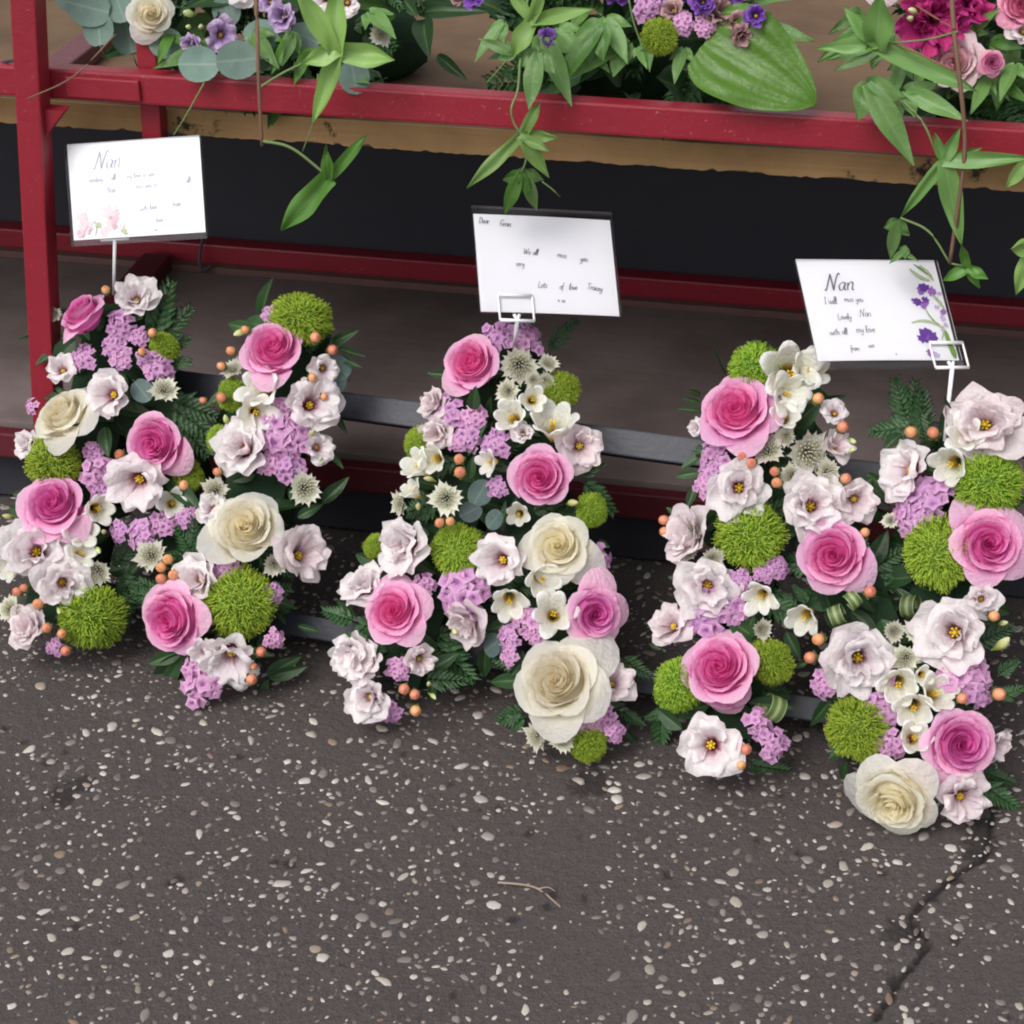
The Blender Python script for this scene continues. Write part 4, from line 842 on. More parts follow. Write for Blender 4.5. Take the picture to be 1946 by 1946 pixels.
LETTER_LEAVES={'N1':[('frond', -0.0211, 0.2968, 0.05, -0.0071, 0.3534, 0.07, 0.38),
('frond', -0.0148, 0.2956, 0.05, 0.0137, 0.3333, 0.06, 0.38),
('frond', -0.0153, 0.2879, 0.05, 0.016, 0.3051, 0.05, 0.36),
('frond', -0.0115, 0.2788, 0.05, 0.0236, 0.2812, 0.06, 0.36),
('ruscus', -0.1176, 0.2928, 0.05, -0.1674, 0.2839, 0.05, 0.16),
('ruscus', -0.1076, 0.2843, 0.05, -0.1373, 0.2593, 0.06, 0.35),
('ruscus', -0.0975, 0.2893, 0.06, -0.1186, 0.2597, 0.06, 0.6),
('frond', 0.0095, 0.2432, 0.05, 0.0556, 0.234, 0.05, 0.4),
('frond', 0.0109, 0.2358, 0.05, 0.0571, 0.2152, 0.05, 0.4),
('frond', 0.019, 0.2254, 0.05, 0.0547, 0.196, 0.05, 0.4),
('ruscus', 0.0887, 0.3348, 0.05, 0.0981, 0.3626, 0.09, 0.32),
('ruscus', 0.1626, 0.3191, 0.05, 0.1888, 0.3323, 0.06, 0.35),
('ruscus', 0.1694, 0.3143, 0.05, 0.2017, 0.3088, 0.06, 0.22),
('ruscus', 0.1726, 0.3072, 0.05, 0.1987, 0.2982, 0.06, 0.25),
('ruscus', -0.0455, 0.2061, 0.07, -0.0333, 0.1779, 0.08, 0.5),
('ruscus', -0.05, 0.2042, 0.09, -0.0676, 0.2003, 0.1, 0.2),
('ruscus', 0.1773, 0.1655, 0.04, 0.1993, 0.1946, 0.04, 0.35),
('ruscus', 0.1731, 0.2209, 0.04, 0.1923, 0.2011, 0.04, 0.3),
('ruscus', 0.1694, 0.2558, 0.03, 0.1876, 0.2378, 0.04, 0.3),
('ruscus', -0.0642, 0.2645, 0.05, -0.0234, 0.2258, 0.06, 0.3),
('ruscus', -0.0835, -0.0221, 0.03, -0.0619, -0.0459, 0.02, 0.45),
('ruscus', -0.0819, -0.02, 0.03, -0.0898, -0.0418, 0.02, 0.4),
('ruscus', 0.0629, 0.0043, 0.04, 0.0283, -0.0143, 0.04, 0.4),
('ruscus', 0.0643, 0.0026, 0.04, 0.0259, -0.0421, 0.02, 0.35),
('ruscus', 0.064, -0.0011, 0.04, 0.0396, -0.0446, 0.02, 0.3),
('ruscus', 0.1482, -0.0059, 0.03, 0.1773, 0.0172, 0.03, 0.4),
('ruscus', 0.1505, -0.0074, 0.03, 0.1867, 0.0086, 0.03, 0.35),
('ruscus', 0.1508, -0.0092, 0.03, 0.1447, -0.0431, 0.01, 0.35),
('ruscus', 0.1397, -0.0128, 0.03, 0.1318, -0.0322, 0.01, 0.4),
('frond', 0.0657, 0.0964, 0.06, 0.0521, 0.1183, 0.08, 0.4),
('frond', 0.0661, 0.0946, 0.06, 0.066, 0.1277, 0.08, 0.4),
('frond', 0.068, 0.0948, 0.06, 0.0868, 0.1214, 0.08, 0.4),
('frond', 0.0641, 0.0943, 0.06, 0.0469, 0.0935, 0.08, 0.4),
('ruscus', 0.0246, 0.1653, 0.06, 0.0697, 0.1386, 0.07, 0.35),
('ruscus', 0.1549, 0.1486, 0.04, 0.1774, 0.1648, 0.04, 0.4),
('ruscus', 0.1774, 0.1648, 0.04, 0.1975, 0.1936, 0.04, 0.4),
('frond', -0.0243, 0.0765, 0.03, -0.0137, 0.1066, 0.03, 0.5),
('frond', -0.0189, 0.0697, 0.03, 0.0015, 0.0386, 0.03, 0.5),
('frond', -0.0135, 0.0629, 0.03, -0.0305, 0.087, 0.03, 0.5),
('frond', -0.016, 0.0549, 0.03, -0.0069, 0.0183, 0.03, 0.5),
('ruscus', 0.1702, 0.0457, 0.03, 0.1939, 0.0439, 0.03, 0.3),
('ruscus', 0.1584, 0.0458, 0.03, 0.1439, 0.0603, 0.03, 0.3),
('ruscus', -0.0008, 0.0819, 0.03, -0.0174, 0.0623, 0.03, 0.3)],
'A':[('frond', 0.0226, 0.3388, 0.04, 0.0455, 0.3685, 0.05, 0.25),
('ruscus', -0.0287, 0.2692, 0.08, -0.0249, 0.2862, 0.1, 0.5),
('ruscus', -0.0292, 0.2271, 0.07, -0.0148, 0.2576, 0.08, 0.25),
('ruscus', -0.0159, 0.2658, 0.06, -0.0148, 0.2827, 0.08, 0.4),
('frond', 0.0725, 0.2253, 0.05, 0.096, 0.2371, 0.06, 0.35),
('frond', 0.0766, 0.2208, 0.05, 0.1088, 0.1977, 0.03, 0.35),
('frond', 0.0755, 0.2274, 0.05, 0.0862, 0.2358, 0.06, 0.4),
('ruscus', 0.017, 0.169, 0.05, 0.0198, 0.1966, 0.06, 0.35),
('ruscus', 0.0112, 0.1631, 0.05, 0.0104, 0.192, 0.06, 0.3),
('ruscus', -0.0266, 0.207, 0.06, -0.0242, 0.2278, 0.07, 0.4),
('ruscus', -0.0607, 0.2787, 0.05, -0.0792, 0.2797, 0.06, 0.2),
('ruscus', -0.0887, -0.0278, 0.03, -0.1051, -0.0508, 0.01, 0.35),
('ruscus', -0.0772, -0.0225, 0.03, -0.0617, -0.0435, 0.01, 0.4),
('frond', -0.042, 0.0535, 0.04, -0.0008, 0.0219, 0.03, 0.4),
('frond', -0.0397, 0.0606, 0.04, -0.0093, 0.0407, 0.03, 0.4),
('frond', -0.119, 0.0602, 0.04, -0.1588, 0.0633, 0.03, 0.3),
('ruscus', -0.1193, 0.0618, 0.04, -0.1468, 0.0771, 0.03, 0.3),
('ruscus', 0.0124, 0.0549, 0.05, 0.011, 0.0238, 0.03, 0.4),
('ruscus', 0.0201, 0.0494, 0.05, 0.0287, 0.0316, 0.03, 0.4),
('frond', 0.0542, 0.0025, 0.03, 0.0237, -0.0141, 0.02, 0.4),
('frond', 0.0567, -0.0021, 0.03, 0.0304, -0.023, 0.02, 0.4),
('ruscus', -0.0338, 0.0226, 0.05, -0.032, -0.0086, 0.04, 0.3),
('ruscus', 0.1001, 0.1687, 0.04, 0.1111, 0.1636, 0.04, 0.6),
('frond', 0.1353, 0.0653, 0.03, 0.164, 0.0533, 0.03, 0.4),
('frond', 0.1429, 0.0187, 0.03, 0.1649, 0.006, 0.02, 0.35),
('ruscus', 0.1454, 0.0028, 0.02, 0.1629, -0.0124, 0.01, 0.3),
('ruscus', -0.0392, 0.0234, 0.05, -0.0267, 0.0057, 0.04, 0.25)],
'N2':[('ruscus', -0.1054, 0.3467, 0.06, -0.1096, 0.3629, 0.08, 0.4),
('ruscus', -0.1018, 0.3471, 0.06, -0.0981, 0.3606, 0.08, 0.4),
('ruscus', -0.133, 0.3357, 0.05, -0.1481, 0.3601, 0.08, 0.05),
('ruscus', -0.15, 0.2992, 0.05, -0.1712, 0.2986, 0.06, 0.25),
('ruscus', -0.153, 0.3065, 0.05, -0.169, 0.3084, 0.06, 0.3),
('ruscus', -0.1542, 0.3139, 0.05, -0.1646, 0.3165, 0.06, 0.4),
('ruscus', -0.1491, 0.2936, 0.05, -0.1596, 0.2849, 0.06, 0.3),
('ruscus', -0.0449, 0.3204, 0.05, -0.0217, 0.3291, 0.06, 0.3),
('ruscus', -0.0669, 0.2949, 0.05, -0.0432, 0.319, 0.07, 0.5),
('frond', 0.0345, 0.3138, 0.05, 0.0197, 0.3455, 0.07, 0.4),
('frond', 0.0383, 0.3125, 0.05, 0.0358, 0.3457, 0.07, 0.4),
('frond', 0.0421, 0.3111, 0.05, 0.0038, 0.3005, 0.05, 0.4),
('frond', 0.0469, 0.3025, 0.05, 0.0459, 0.3378, 0.07, 0.4),
('frond', 0.0442, 0.3227, 0.06, 0.0514, 0.2978, 0.06, 0.4),
('ruscus', 0.0308, 0.3022, 0.05, 0.0173, 0.2859, 0.06, 0.5),
('ruscus', 0.0715, 0.3057, 0.05, 0.0662, 0.3332, 0.09, 0.2),
('ruscus', 0.118, 0.3171, 0.04, 0.1277, 0.3352, 0.05, 0.4),
('ruscus', -0.1485, 0.2572, 0.04, -0.1638, 0.2456, 0.04, 0.45),
('ruscus', -0.1465, 0.2441, 0.04, -0.1682, 0.2373, 0.04, 0.4),
('ruscus', -0.1466, 0.2327, 0.04, -0.1523, 0.2091, 0.04, 0.4),
('ruscus', 0.0208, 0.1816, 0.04, 0.031, 0.2135, 0.05, 0.5),
('frond', 0.0214, 0.178, 0.04, 0.0471, 0.2002, 0.04, 0.45),
('frond', 0.0222, 0.1726, 0.04, 0.0509, 0.186, 0.04, 0.4),
('frond', 0.0262, 0.1695, 0.04, 0.06, 0.1727, 0.04, 0.4),
('ruscus', 0.0043, 0.2661, 0.03, 0.0308, 0.2473, 0.03, 0.4),
('ruscus', 0.0077, 0.2553, 0.03, 0.0301, 0.2397, 0.03, 0.4),
('ruscus', -0.1546, 0.1993, 0.04, -0.1713, 0.2083, 0.04, 0.4),
('ruscus', 0.1362, 0.2498, 0.04, 0.1434, 0.2618, 0.04, 0.4),
('ruscus', -0.0637, 0.0989, 0.06, -0.0949, 0.113, 0.08, 0.6),
('ruscus', -0.0784, 0.0984, 0.06, -0.0723, 0.1202, 0.08, 0.5),
('frond', -0.0629, -0.011, 0.03, -0.0266, -0.0123, 0.02, 0.4),
('ruscus', -0.0794, -0.0249, 0.03, -0.0861, -0.0451, 0.01, 0.35),
('ruscus', -0.0851, -0.024, 0.03, -0.098, -0.0415, 0.01, 0.35),
('ruscus', -0.076, -0.0225, 0.03, -0.0687, -0.0364, 0.01, 0.35),
('ruscus', -0.1036, -0.0253, 0.03, -0.123, -0.0307, 0.02, 0.4),
('frond', -0.1379, 0.0249, 0.03, -0.1609, 0.0136, 0.03, 0.3),
('frond', -0.1465, 0.031, 0.03, -0.1481, -0.0143, 0.01, 0.3),
('ruscus', -0.1293, 0.0332, 0.06, -0.1185, 0.0239, 0.06, 0.6),
('ruscus', 0.0371, 0.1352, 0.05, 0.0527, 0.1044, 0.06, 0.5),
('ruscus', 0.0096, 0.1383, 0.05, 0.0399, 0.1187, 0.06, 0.4),
('ruscus', 0.0081, 0.0673, 0.03, -0.0144, 0.0287, 0.02, 0.3),
('frond', 0.0191, 0.0177, 0.03, 0.0094, 0.005, 0.02, 0.4),
('ruscus', 0.0245, 0.0058, 0.03, 0.0215, -0.015, 0.02, 0.4),
('ruscus', 0.0379, 0.0008, 0.03, 0.0332, -0.0203, 0.02, 0.5),
('ruscus', 0.0473, -0.0267, 0.03, 0.0306, -0.0431, 0.01, 0.4),
('frond', 0.1386, 0.0072, 0.03, 0.1762, -0.0099, 0.02, 0.35),
('frond', 0.1405, 0.0183, 0.03, 0.1698, 0.0106, 0.02, 0.35),
('frond', 0.1424, 0.1029, 0.05, 0.1578, 0.1157, 0.06, 0.4),
('frond', 0.1454, 0.0819, 0.05, 0.1643, 0.0936, 0.06, 0.4),
('ruscus', -0.0456, 0.112, 0.04, -0.0292, 0.0887, 0.04, 0.45),
('ruscus', -0.0209, 0.0877, 0.05, -0.0359, 0.078, 0.05, 0.3),
('frond', -0.0378, 0.1336, 0.04, -0.062, 0.1467, 0.04, 0.3),
('frond', -0.0288, 0.1398, 0.05, -0.0425, 0.1518, 0.06, 0.3),
('ruscus', -0.1559, 0.0784, 0.03, -0.1699, 0.0819, 0.03, 0.4),
('frond', -0.0564, -0.0172, 0.03, -0.038, -0.0292, 0.01, 0.3)]}
LETTER_ORIGIN={'N1': (-0.3705, 1.616, 0.0), 'A': (-0.0341, 1.5196, 0.0), 'N2': (0.2817, 1.429, 0.0)}
LETTER_STROKES={'N1': [([-0.0704, 0.3197], [-0.0789, 0.001]), ([0.1124, 0.3308], [0.1031, -0.0167]), ([-0.0704, 0.3197], [0.1031, -0.0167])], 'A': [([-0.0185, 0.3264], [-0.0766, 0.0007]), ([-0.0185, 0.3264], [0.1004, -0.0047]), ([-0.0624, 0.1131], [0.0496, 0.1198])], 'N2': [([-0.0996, 0.3322], [-0.0885, -0.0054]), ([0.0925, 0.3134], [0.0855, -0.0085]), ([-0.0996, 0.3322], [0.0855, -0.0085])]}
CARDS={'one': ([-0.3566, 1.7608, 0.4267], [0.1294, -0.0172, 0.0155], [-0.0047, 0.0383, 0.0818]), 'two': ([0.0316, 1.6684, 0.3875], [0.1269, 0.0299, -0.0184], [-0.0074, 0.0715, 0.0653]), 'three': ([0.3232, 1.5879, 0.3785], [0.1299, 0.0313, -0.0144], [-0.0131, 0.0814, 0.0588])}
ARR_FLOWERS={'white': [('rosec', -0.3454, 0.03, 0.5827, 0.0214, 0, 0.45),
 ('bud', -0.309, 0.03, 0.5857, 0.0077, 0, 0.45),
 ('bud', -0.3101, 0.03, 0.5734, 0.0051, 0, 0.45),
 ('bud', -0.2978, 0.03, 0.5741, 0.0056, 0, 0.45),
 ('lizl', -0.2796, 0.03, 0.5673, 0.0141, 0.0, 0.2),
 ('lizl', -0.221, 0.04, 0.5853, 0.0135, 0, 0.45),
 ('lizl', -0.3074, 0.03, 0.5578, 0.0107, 0.0, 0.2),
 ('astr', -0.1269, 0.03, 0.576, 0.0119, 0, 0.45),
 ('liz', -0.1816, 0.05, 0.6021, 0.0144, 0, 0.45),
 ('liz', -0.1629, 0.05, 0.5983, 0.012, 0, 0.45),
 ('lizl', -0.2356, 0.05, 0.5944, 0.0097, 0, 0.45),
 ('liz', -0.2673, 0.08, 0.6016, 0.0221, 0, 0.45),
 ('rosec', -0.3162, 0.09, 0.6113, 0.0272, 0, 0.45),
 ('lizl', -0.3847, 0.09, 0.6028, 0.0199, 0, 0.45),
 ('astr', -0.221, 0.08, 0.6089, 0.0146, 0, 0.45),
 ('rosec', -0.1856, 0.1, 0.6201, 0.0269, 0, 0.45),
 ('euc', -0.4013, 0.02, 0.5893, 0.0194, 0, 0.45),
 ('euc', -0.3922, 0.015, 0.5712, 0.016, 0, 0.45),
 ('euc', -0.3763, 0.03, 0.5909, 0.017, 0, 0.45),
 ('euc', -0.2899, -0.005, 0.5502, 0.0182, 0, 0.45),
 ('euc', -0.2524, -0.005, 0.5563, 0.0191, 0, 0.45),
 ('euc', -0.1481, 0.01, 0.5423, 0.0153, 0, 0.45),
 ('euc', -0.2439, 0.04, 0.5664, 0.016, 0, 0.45),
 ('euc', -0.3736, 0.04, 0.5595, 0.0182, 0, 0.45),
 ('euc', -0.3336, 0.03, 0.5568, 0.0161, 0, 0.45),
 ('euc', -0.4237, 0.04, 0.5944, 0.0172, 0, 0.45),
 ('euc', -0.3898, 0.05, 0.6082, 0.0196, 0, 0.45),
 ('euc', -0.2828, 0.06, 0.5817, 0.0147, 0, 0.45),
 ('euc', -0.2077, 0.06, 0.5611, 0.0147, 0, 0.45)], 'purple': [('moss', 0.1278, 0.02, 0.5916, 0.0171, 0, 0.45),
 ('lizp', 0.211, 0.02, 0.6152, 0.0095, 0.0, 0.3),
 ('lizd', 0.1989, 0.02, 0.598, 0.0092, 0.0, -0.2),
 ('lizd', 0.1929, 0.03, 0.6054, 0.0101, 0, 0.45),
 ('lizd', 0.1733, 0.04, 0.6098, 0.0138, 0, 0.45),
 ('lizp', 0.028, 0.02, 0.5835, 0.0084, 0, 0.45),
 ('lizp', 0.1636, 0.03, 0.6214, 0.0101, 0, 0.45),
 ('lizp', -0.0449, 0.05, 0.6094, 0.0095, 0, 0.45),
 ('lizd', 0.1371, 0.04, 0.6102, 0.0093, 0, 0.45),
 ('stat', 0.1479, 0.03, 0.6019, 0.0092, 0, 0.45),
 ('stat', 0.1665, 0.03, 0.6007, 0.0083, 0, 0.45),
 ('lizp', 0.0844, 0.08, 0.6152, 0.0166, 0, 0.45),
 ('lizp', 0.1364, 0.08, 0.6226, 0.0188, 0, 0.45),
 ('lizd', 0.0459, 0.08, 0.6227, 0.0166, 0, 0.45),
 ('liz', -0.016, 0.1, 0.619, 0.0193, 0, 0.45),
 ('lizp', 0.1852, 0.06, 0.6259, 0.0139, 0, 0.45),
 ('stat', 0.1124, 0.05, 0.6107, 0.0117, 0, 0.45),
 ('lizd', -0.0595, 0.05, 0.6081, 0.0071, 0, 0.45)], 'magenta': [('lizm', 0.3623, 0.04, 0.6161, 0.0249, 0, 0.45),
 ('lizm', 0.385, 0.05, 0.6277, 0.0226, 0, 0.45),
 ('rosel', 0.384, 0.03, 0.5812, 0.0254, 0.0, 0.25),
 ('roses', 0.4143, 0.02, 0.5861, 0.0112, 0.2, 0.2),
 ('roses', 0.4327, 0.04, 0.6317, 0.0201, 0, 0.45),
 ('lizf', 0.4379, 0.04, 0.6084, 0.0135, 0, 0.45),
 ('bud', 0.3418, 0.02, 0.6202, 0.0058, 0, 0.45),
 ('bud', 0.3433, 0.02, 0.627, 0.0054, 0, 0.45),
 ('lizm', 0.3475, 0.05, 0.6027, 0.0137, 0, 0.45),
 ('rosel', 0.3245, 0.1, 0.641, 0.0255, 0, 0.45),
 ('lizm', 0.3963, 0.1, 0.6492, 0.0253, 0, 0.45),
 ('roses', 0.3608, 0.1, 0.6428, 0.0208, 0, 0.45),
 ('liz', 0.4364, 0.1, 0.6512, 0.0206, 0, 0.45)]}
ARR_LEAVES={'white': [('ruscus', -0.2836, 0.04, 0.5527, -0.3314, 0.0, 0.5471, 0.35),
 ('ruscus', -0.2518, 0.04, 0.5694, -0.2204, -0.0, 0.5538, 0.4),
 ('ruscus', -0.2113, 0.04, 0.5717, -0.2207, -0.0, 0.5489, 0.35),
 ('ruscus', -0.197, 0.04, 0.5577, -0.2013, 0.0, 0.5403, 0.3),
 ('ruscus', -0.3287, 0.04, 0.565, -0.3309, 0.0, 0.5521, 0.4),
 ('ruscus', -0.1406, 0.04, 0.595, -0.1086, 0.0, 0.5891, 0.4),
 ('ruscus', -0.2133, 0.04, 0.5369, -0.2056, 0.0, 0.5522, 0.3),
 ('ruscus', -0.168, 0.04, 0.5347, -0.137, 0.0, 0.5442, 0.3),
 ('ruscus', -0.205, 0.02, 0.5779, -0.2071, -0.01, 0.5586, 0.3)], 'purple': [('ruscus', 0.0272, -0.02, 0.5878, 0.0232, -0.045, 0.5448, 0.5),
 ('ruscus', 0.0043, 0.0, 0.5743, -0.0289, -0.0, 0.5871, 0.34),
 ('ruscus', 0.0178, -0.05, 0.4861, 0.0025, -0.05, 0.4439, 0.42),
 ('ruscus', 0.0206, -0.05, 0.4897, 0.0294, -0.04, 0.445, 0.3),
 ('ruscus', 0.0232, 0.02, 0.5908, 0.054, -0.01, 0.54, 0.35),
 ('ruscus', 0.078, 0.03, 0.6004, 0.0366, 0.0, 0.5501, 0.4),
 ('ruscus', 0.0993, 0.05, 0.5768, 0.0395, 0.01, 0.5567, 0.35),
 ('ruscus', 0.075, 0.05, 0.5992, 0.099, 0.02, 0.5715, 0.5),
 ('ruscus', 0.1171, 0.02, 0.5914, 0.1228, -0.0, 0.5696, 0.4),
 ('ruscus', 0.1081, 0.02, 0.5815, 0.1195, -0.0, 0.5718, 0.4),
 ('ruscus', 0.1488, 0.03, 0.5809, 0.144, 0.0, 0.5615, 0.45),
 ('ruscus', -0.014, 0.04, 0.5924, -0.039, 0.02, 0.5633, 0.25),
 ('ruscus', 0.0515, 0.05, 0.5836, 0.0805, 0.02, 0.5608, 0.45),
 ('ruscus', 0.0322, 0.05, 0.5873, 0.0614, 0.02, 0.5693, 0.45),
 ('hosta', 0.1693, 0.03, 0.5905, 0.2642, -0.02, 0.5604, 0.74)], 'magenta': [('ruscus', 0.3411, -0.0, 0.5643, 0.3923, -0.03, 0.5534, 0.34),
 ('ruscus', 0.3076, -0.02, 0.5778, 0.3548, -0.05, 0.5208, 0.12),
 ('ruscus', 0.3482, -0.055, 0.4692, 0.3444, -0.05, 0.4279, 0.3),
 ('ruscus', 0.3297, 0.04, 0.6023, 0.2782, 0.02, 0.5821, 0.35),
 ('ruscus', 0.3221, 0.03, 0.591, 0.2835, 0.02, 0.5731, 0.2),
 ('ruscus', 0.3109, 0.05, 0.6076, 0.2689, 0.03, 0.5785, 0.3),
 ('ruscus', 0.3009, 0.06, 0.6135, 0.2758, 0.04, 0.5993, 0.4),
 ('ruscus', 0.3408, 0.02, 0.5858, 0.3309, -0.01, 0.5576, 0.3),
 ('ruscus', 0.3381, 0.01, 0.5702, 0.3096, -0.01, 0.5469, 0.2),
 ('ruscus', 0.341, 0.01, 0.5634, 0.3168, -0.01, 0.566, 0.25),
 ('ruscus', 0.3442, 0.0, 0.5552, 0.3375, -0.02, 0.5381, 0.3),
 ('ruscus', 0.4139, 0.04, 0.5701, 0.4022, 0.0, 0.5519, 0.3),
 ('ruscus', 0.4348, 0.04, 0.5807, 0.4227, -0.0, 0.5648, 0.4),
 ('ruscus', 0.4111, 0.05, 0.5948, 0.4368, 0.03, 0.5976, 0.4),
 ('ruscus', 0.3967, 0.05, 0.6032, 0.4112, 0.03, 0.6279, 0.4),
 ('ruscus', 0.3584, 0.04, 0.5854, 0.3523, 0.01, 0.5618, 0.4),
 ('ruscus', 0.4233, 0.04, 0.566, 0.4439, 0.01, 0.5583, 0.4),
 ('ruscus', 0.3594, -0.05, 0.4409, 0.3447, -0.05, 0.425, 0.3),
 ('ruscus', 0.3549, -0.05, 0.4356, 0.3691, -0.05, 0.4294, 0.3)]}
ARR_STARS={'white': [((-0.1493, -0.035, 0.5792), [(-0.1837, -0.047, 0.6445, 0.0199), (-0.1462, -0.038, 0.6485, 0.0208), (-0.0962, -0.029, 0.5725, 0.0231), (-0.1814, -0.047, 0.5692, 0.0176), (-0.1751, -0.038, 0.5117, 0.0189)], 1), ((-0.1582, -0.05, 0.4671), [(-0.156, -0.062, 0.5042, 0.0112), (-0.1185, -0.053, 0.5133, 0.0121), (-0.207, -0.044, 0.4101, 0.0243)], 0)], 'purple': [((0.0219, -0.02, 0.6116), [(0.079, -0.032, 0.629, 0.0134), (0.004, -0.023, 0.578, 0.0184), (-0.0033, -0.014, 0.6405, 0.0118), (0.0366, -0.032, 0.6518, 0.0107)], 1), ((0.0186, -0.05, 0.5186), [(-0.0293, -0.062, 0.47, 0.0131), (0.0448, -0.053, 0.4823, 0.0139), (0.0512, -0.044, 0.5168, 0.0111), (0.0479, -0.062, 0.5095, 0.0092), (0.0367, -0.053, 0.5539, 0.0118)], 1)], 'magenta': [((0.3158, -0.01, 0.6053), [(0.3151, -0.022, 0.6592, 0.0261), (0.263, -0.013, 0.5995, 0.0134), (0.2839, -0.004, 0.635, 0.0151), (0.404, -0.022, 0.5726, 0.0195)], 2), ((0.3811, -0.05, 0.5208), [(0.4531, -0.062, 0.5329, 0.0148), (0.3914, -0.053, 0.5529, 0.0114), (0.3505, -0.044, 0.466, 0.0118), (0.404, -0.062, 0.4493, 0.0198), (0.37, -0.053, 0.5469, 0.0088), (0.4119, -0.044, 0.5328, 0.008)], 2), ((0.4108, -0.055, 0.4285), [(0.3896, -0.067, 0.4186, 0.0118), (0.4304, -0.058, 0.4201, 0.01), (0.424, -0.049, 0.4073, 0.0082), (0.4019, -0.067, 0.456, 0.009)], 0), ((0.4527, -0.04, 0.525), [(0.4331, -0.052, 0.5, 0.0133), (0.4678, -0.043, 0.5085, 0.0133)], 1), ((0.4636, -0.06, 0.4533), [(0.4399, -0.072, 0.4553, 0.0178), (0.4537, -0.063, 0.4099, 0.0181), (0.4782, -0.054, 0.4277, 0.0181)], 1)]}
ARR_STEMS={'white': [([(-0.2391, 0.02, 0.6333), (-0.2238, -0.03, 0.5914), (-0.2206, -0.045, 0.5485), (-0.2198, -0.05, 0.4931)], 0.0022, 1), ([(-0.2198, -0.045, 0.5457), (-0.2, -0.042, 0.5584), (-0.1822, -0.035, 0.5668)], 0.0013, 0), ([(-0.2185, -0.05, 0.4977), (-0.1918, -0.05, 0.4926), (-0.1601, -0.05, 0.4689)], 0.0016, 0), ([(-0.3695, 0.0, 0.5719), (-0.402, -0.03, 0.5399), (-0.4431, -0.045, 0.5209)], 0.001, 1), ([(-0.2809, -0.02, 0.5378), (-0.298, -0.03, 0.5083), (-0.3108, -0.03, 0.49)], 0.0009, 0), ([(-0.1731, -0.02, 0.5531), (-0.174, -0.03, 0.5199), (-0.1883, -0.03, 0.4827)], 0.0008, 0)], 'purple': [([(0.0093, 0.03, 0.6247), (0.0118, -0.02, 0.5832), (0.0129, -0.04, 0.5567), (0.0093, -0.05, 0.5432), (0.0111, -0.05, 0.5305), (0.0186, -0.05, 0.5186)], 0.0013, 0), ([(0.0186, -0.05, 0.5186), (0.0234, -0.055, 0.5004), (0.0178, -0.05, 0.4836)], 0.0012, 0), ([(0.0001, -0.02, 0.5769), (-0.0093, -0.02, 0.5655), (-0.0188, -0.02, 0.554)], 0.0007, 0), ([(0.0367, -0.05, 0.4777), (0.0462, -0.05, 0.471), (0.0529, -0.05, 0.4646)], 0.0007, 0), ([(0.1025, -0.0, 0.6286), (0.1077, -0.0, 0.6083), (0.1177, -0.0, 0.5834)], 0.001, 0)], 'magenta': [([(0.3698, -0.0, 0.6692), (0.3768, -0.03, 0.6298), (0.3855, -0.045, 0.5932), (0.394, -0.05, 0.553), (0.3974, -0.055, 0.5154), (0.3956, -0.06, 0.4333)], 0.0022, 1), ([(0.3417, -0.03, 0.5644), (0.3608, -0.05, 0.5522), (0.3761, -0.05, 0.5223)], 0.0012, 0), ([(0.35, -0.05, 0.4674), (0.375, -0.055, 0.4587), (0.3956, -0.06, 0.4333)], 0.0012, 0), ([(0.3805, -0.035, 0.627), (0.356, -0.02, 0.6146), (0.3158, -0.01, 0.6053)], 0.001, 0), ([(0.3819, -0.04, 0.5954), (0.3486, -0.02, 0.603), (0.3261, -0.01, 0.6077)], 0.001, 2), ([(0.3781, -0.035, 0.6291), (0.3627, -0.02, 0.6327), (0.3448, -0.0, 0.6372)], 0.001, 2), ([(0.3956, -0.06, 0.4333), (0.4108, -0.055, 0.4285)], 0.001, 0)]}
PICK_FOOT=[[-0.3908, 1.7687, 0.3134], [0.0015, 1.652, 0.3077], [0.3833, 1.5324, 0.2774]]
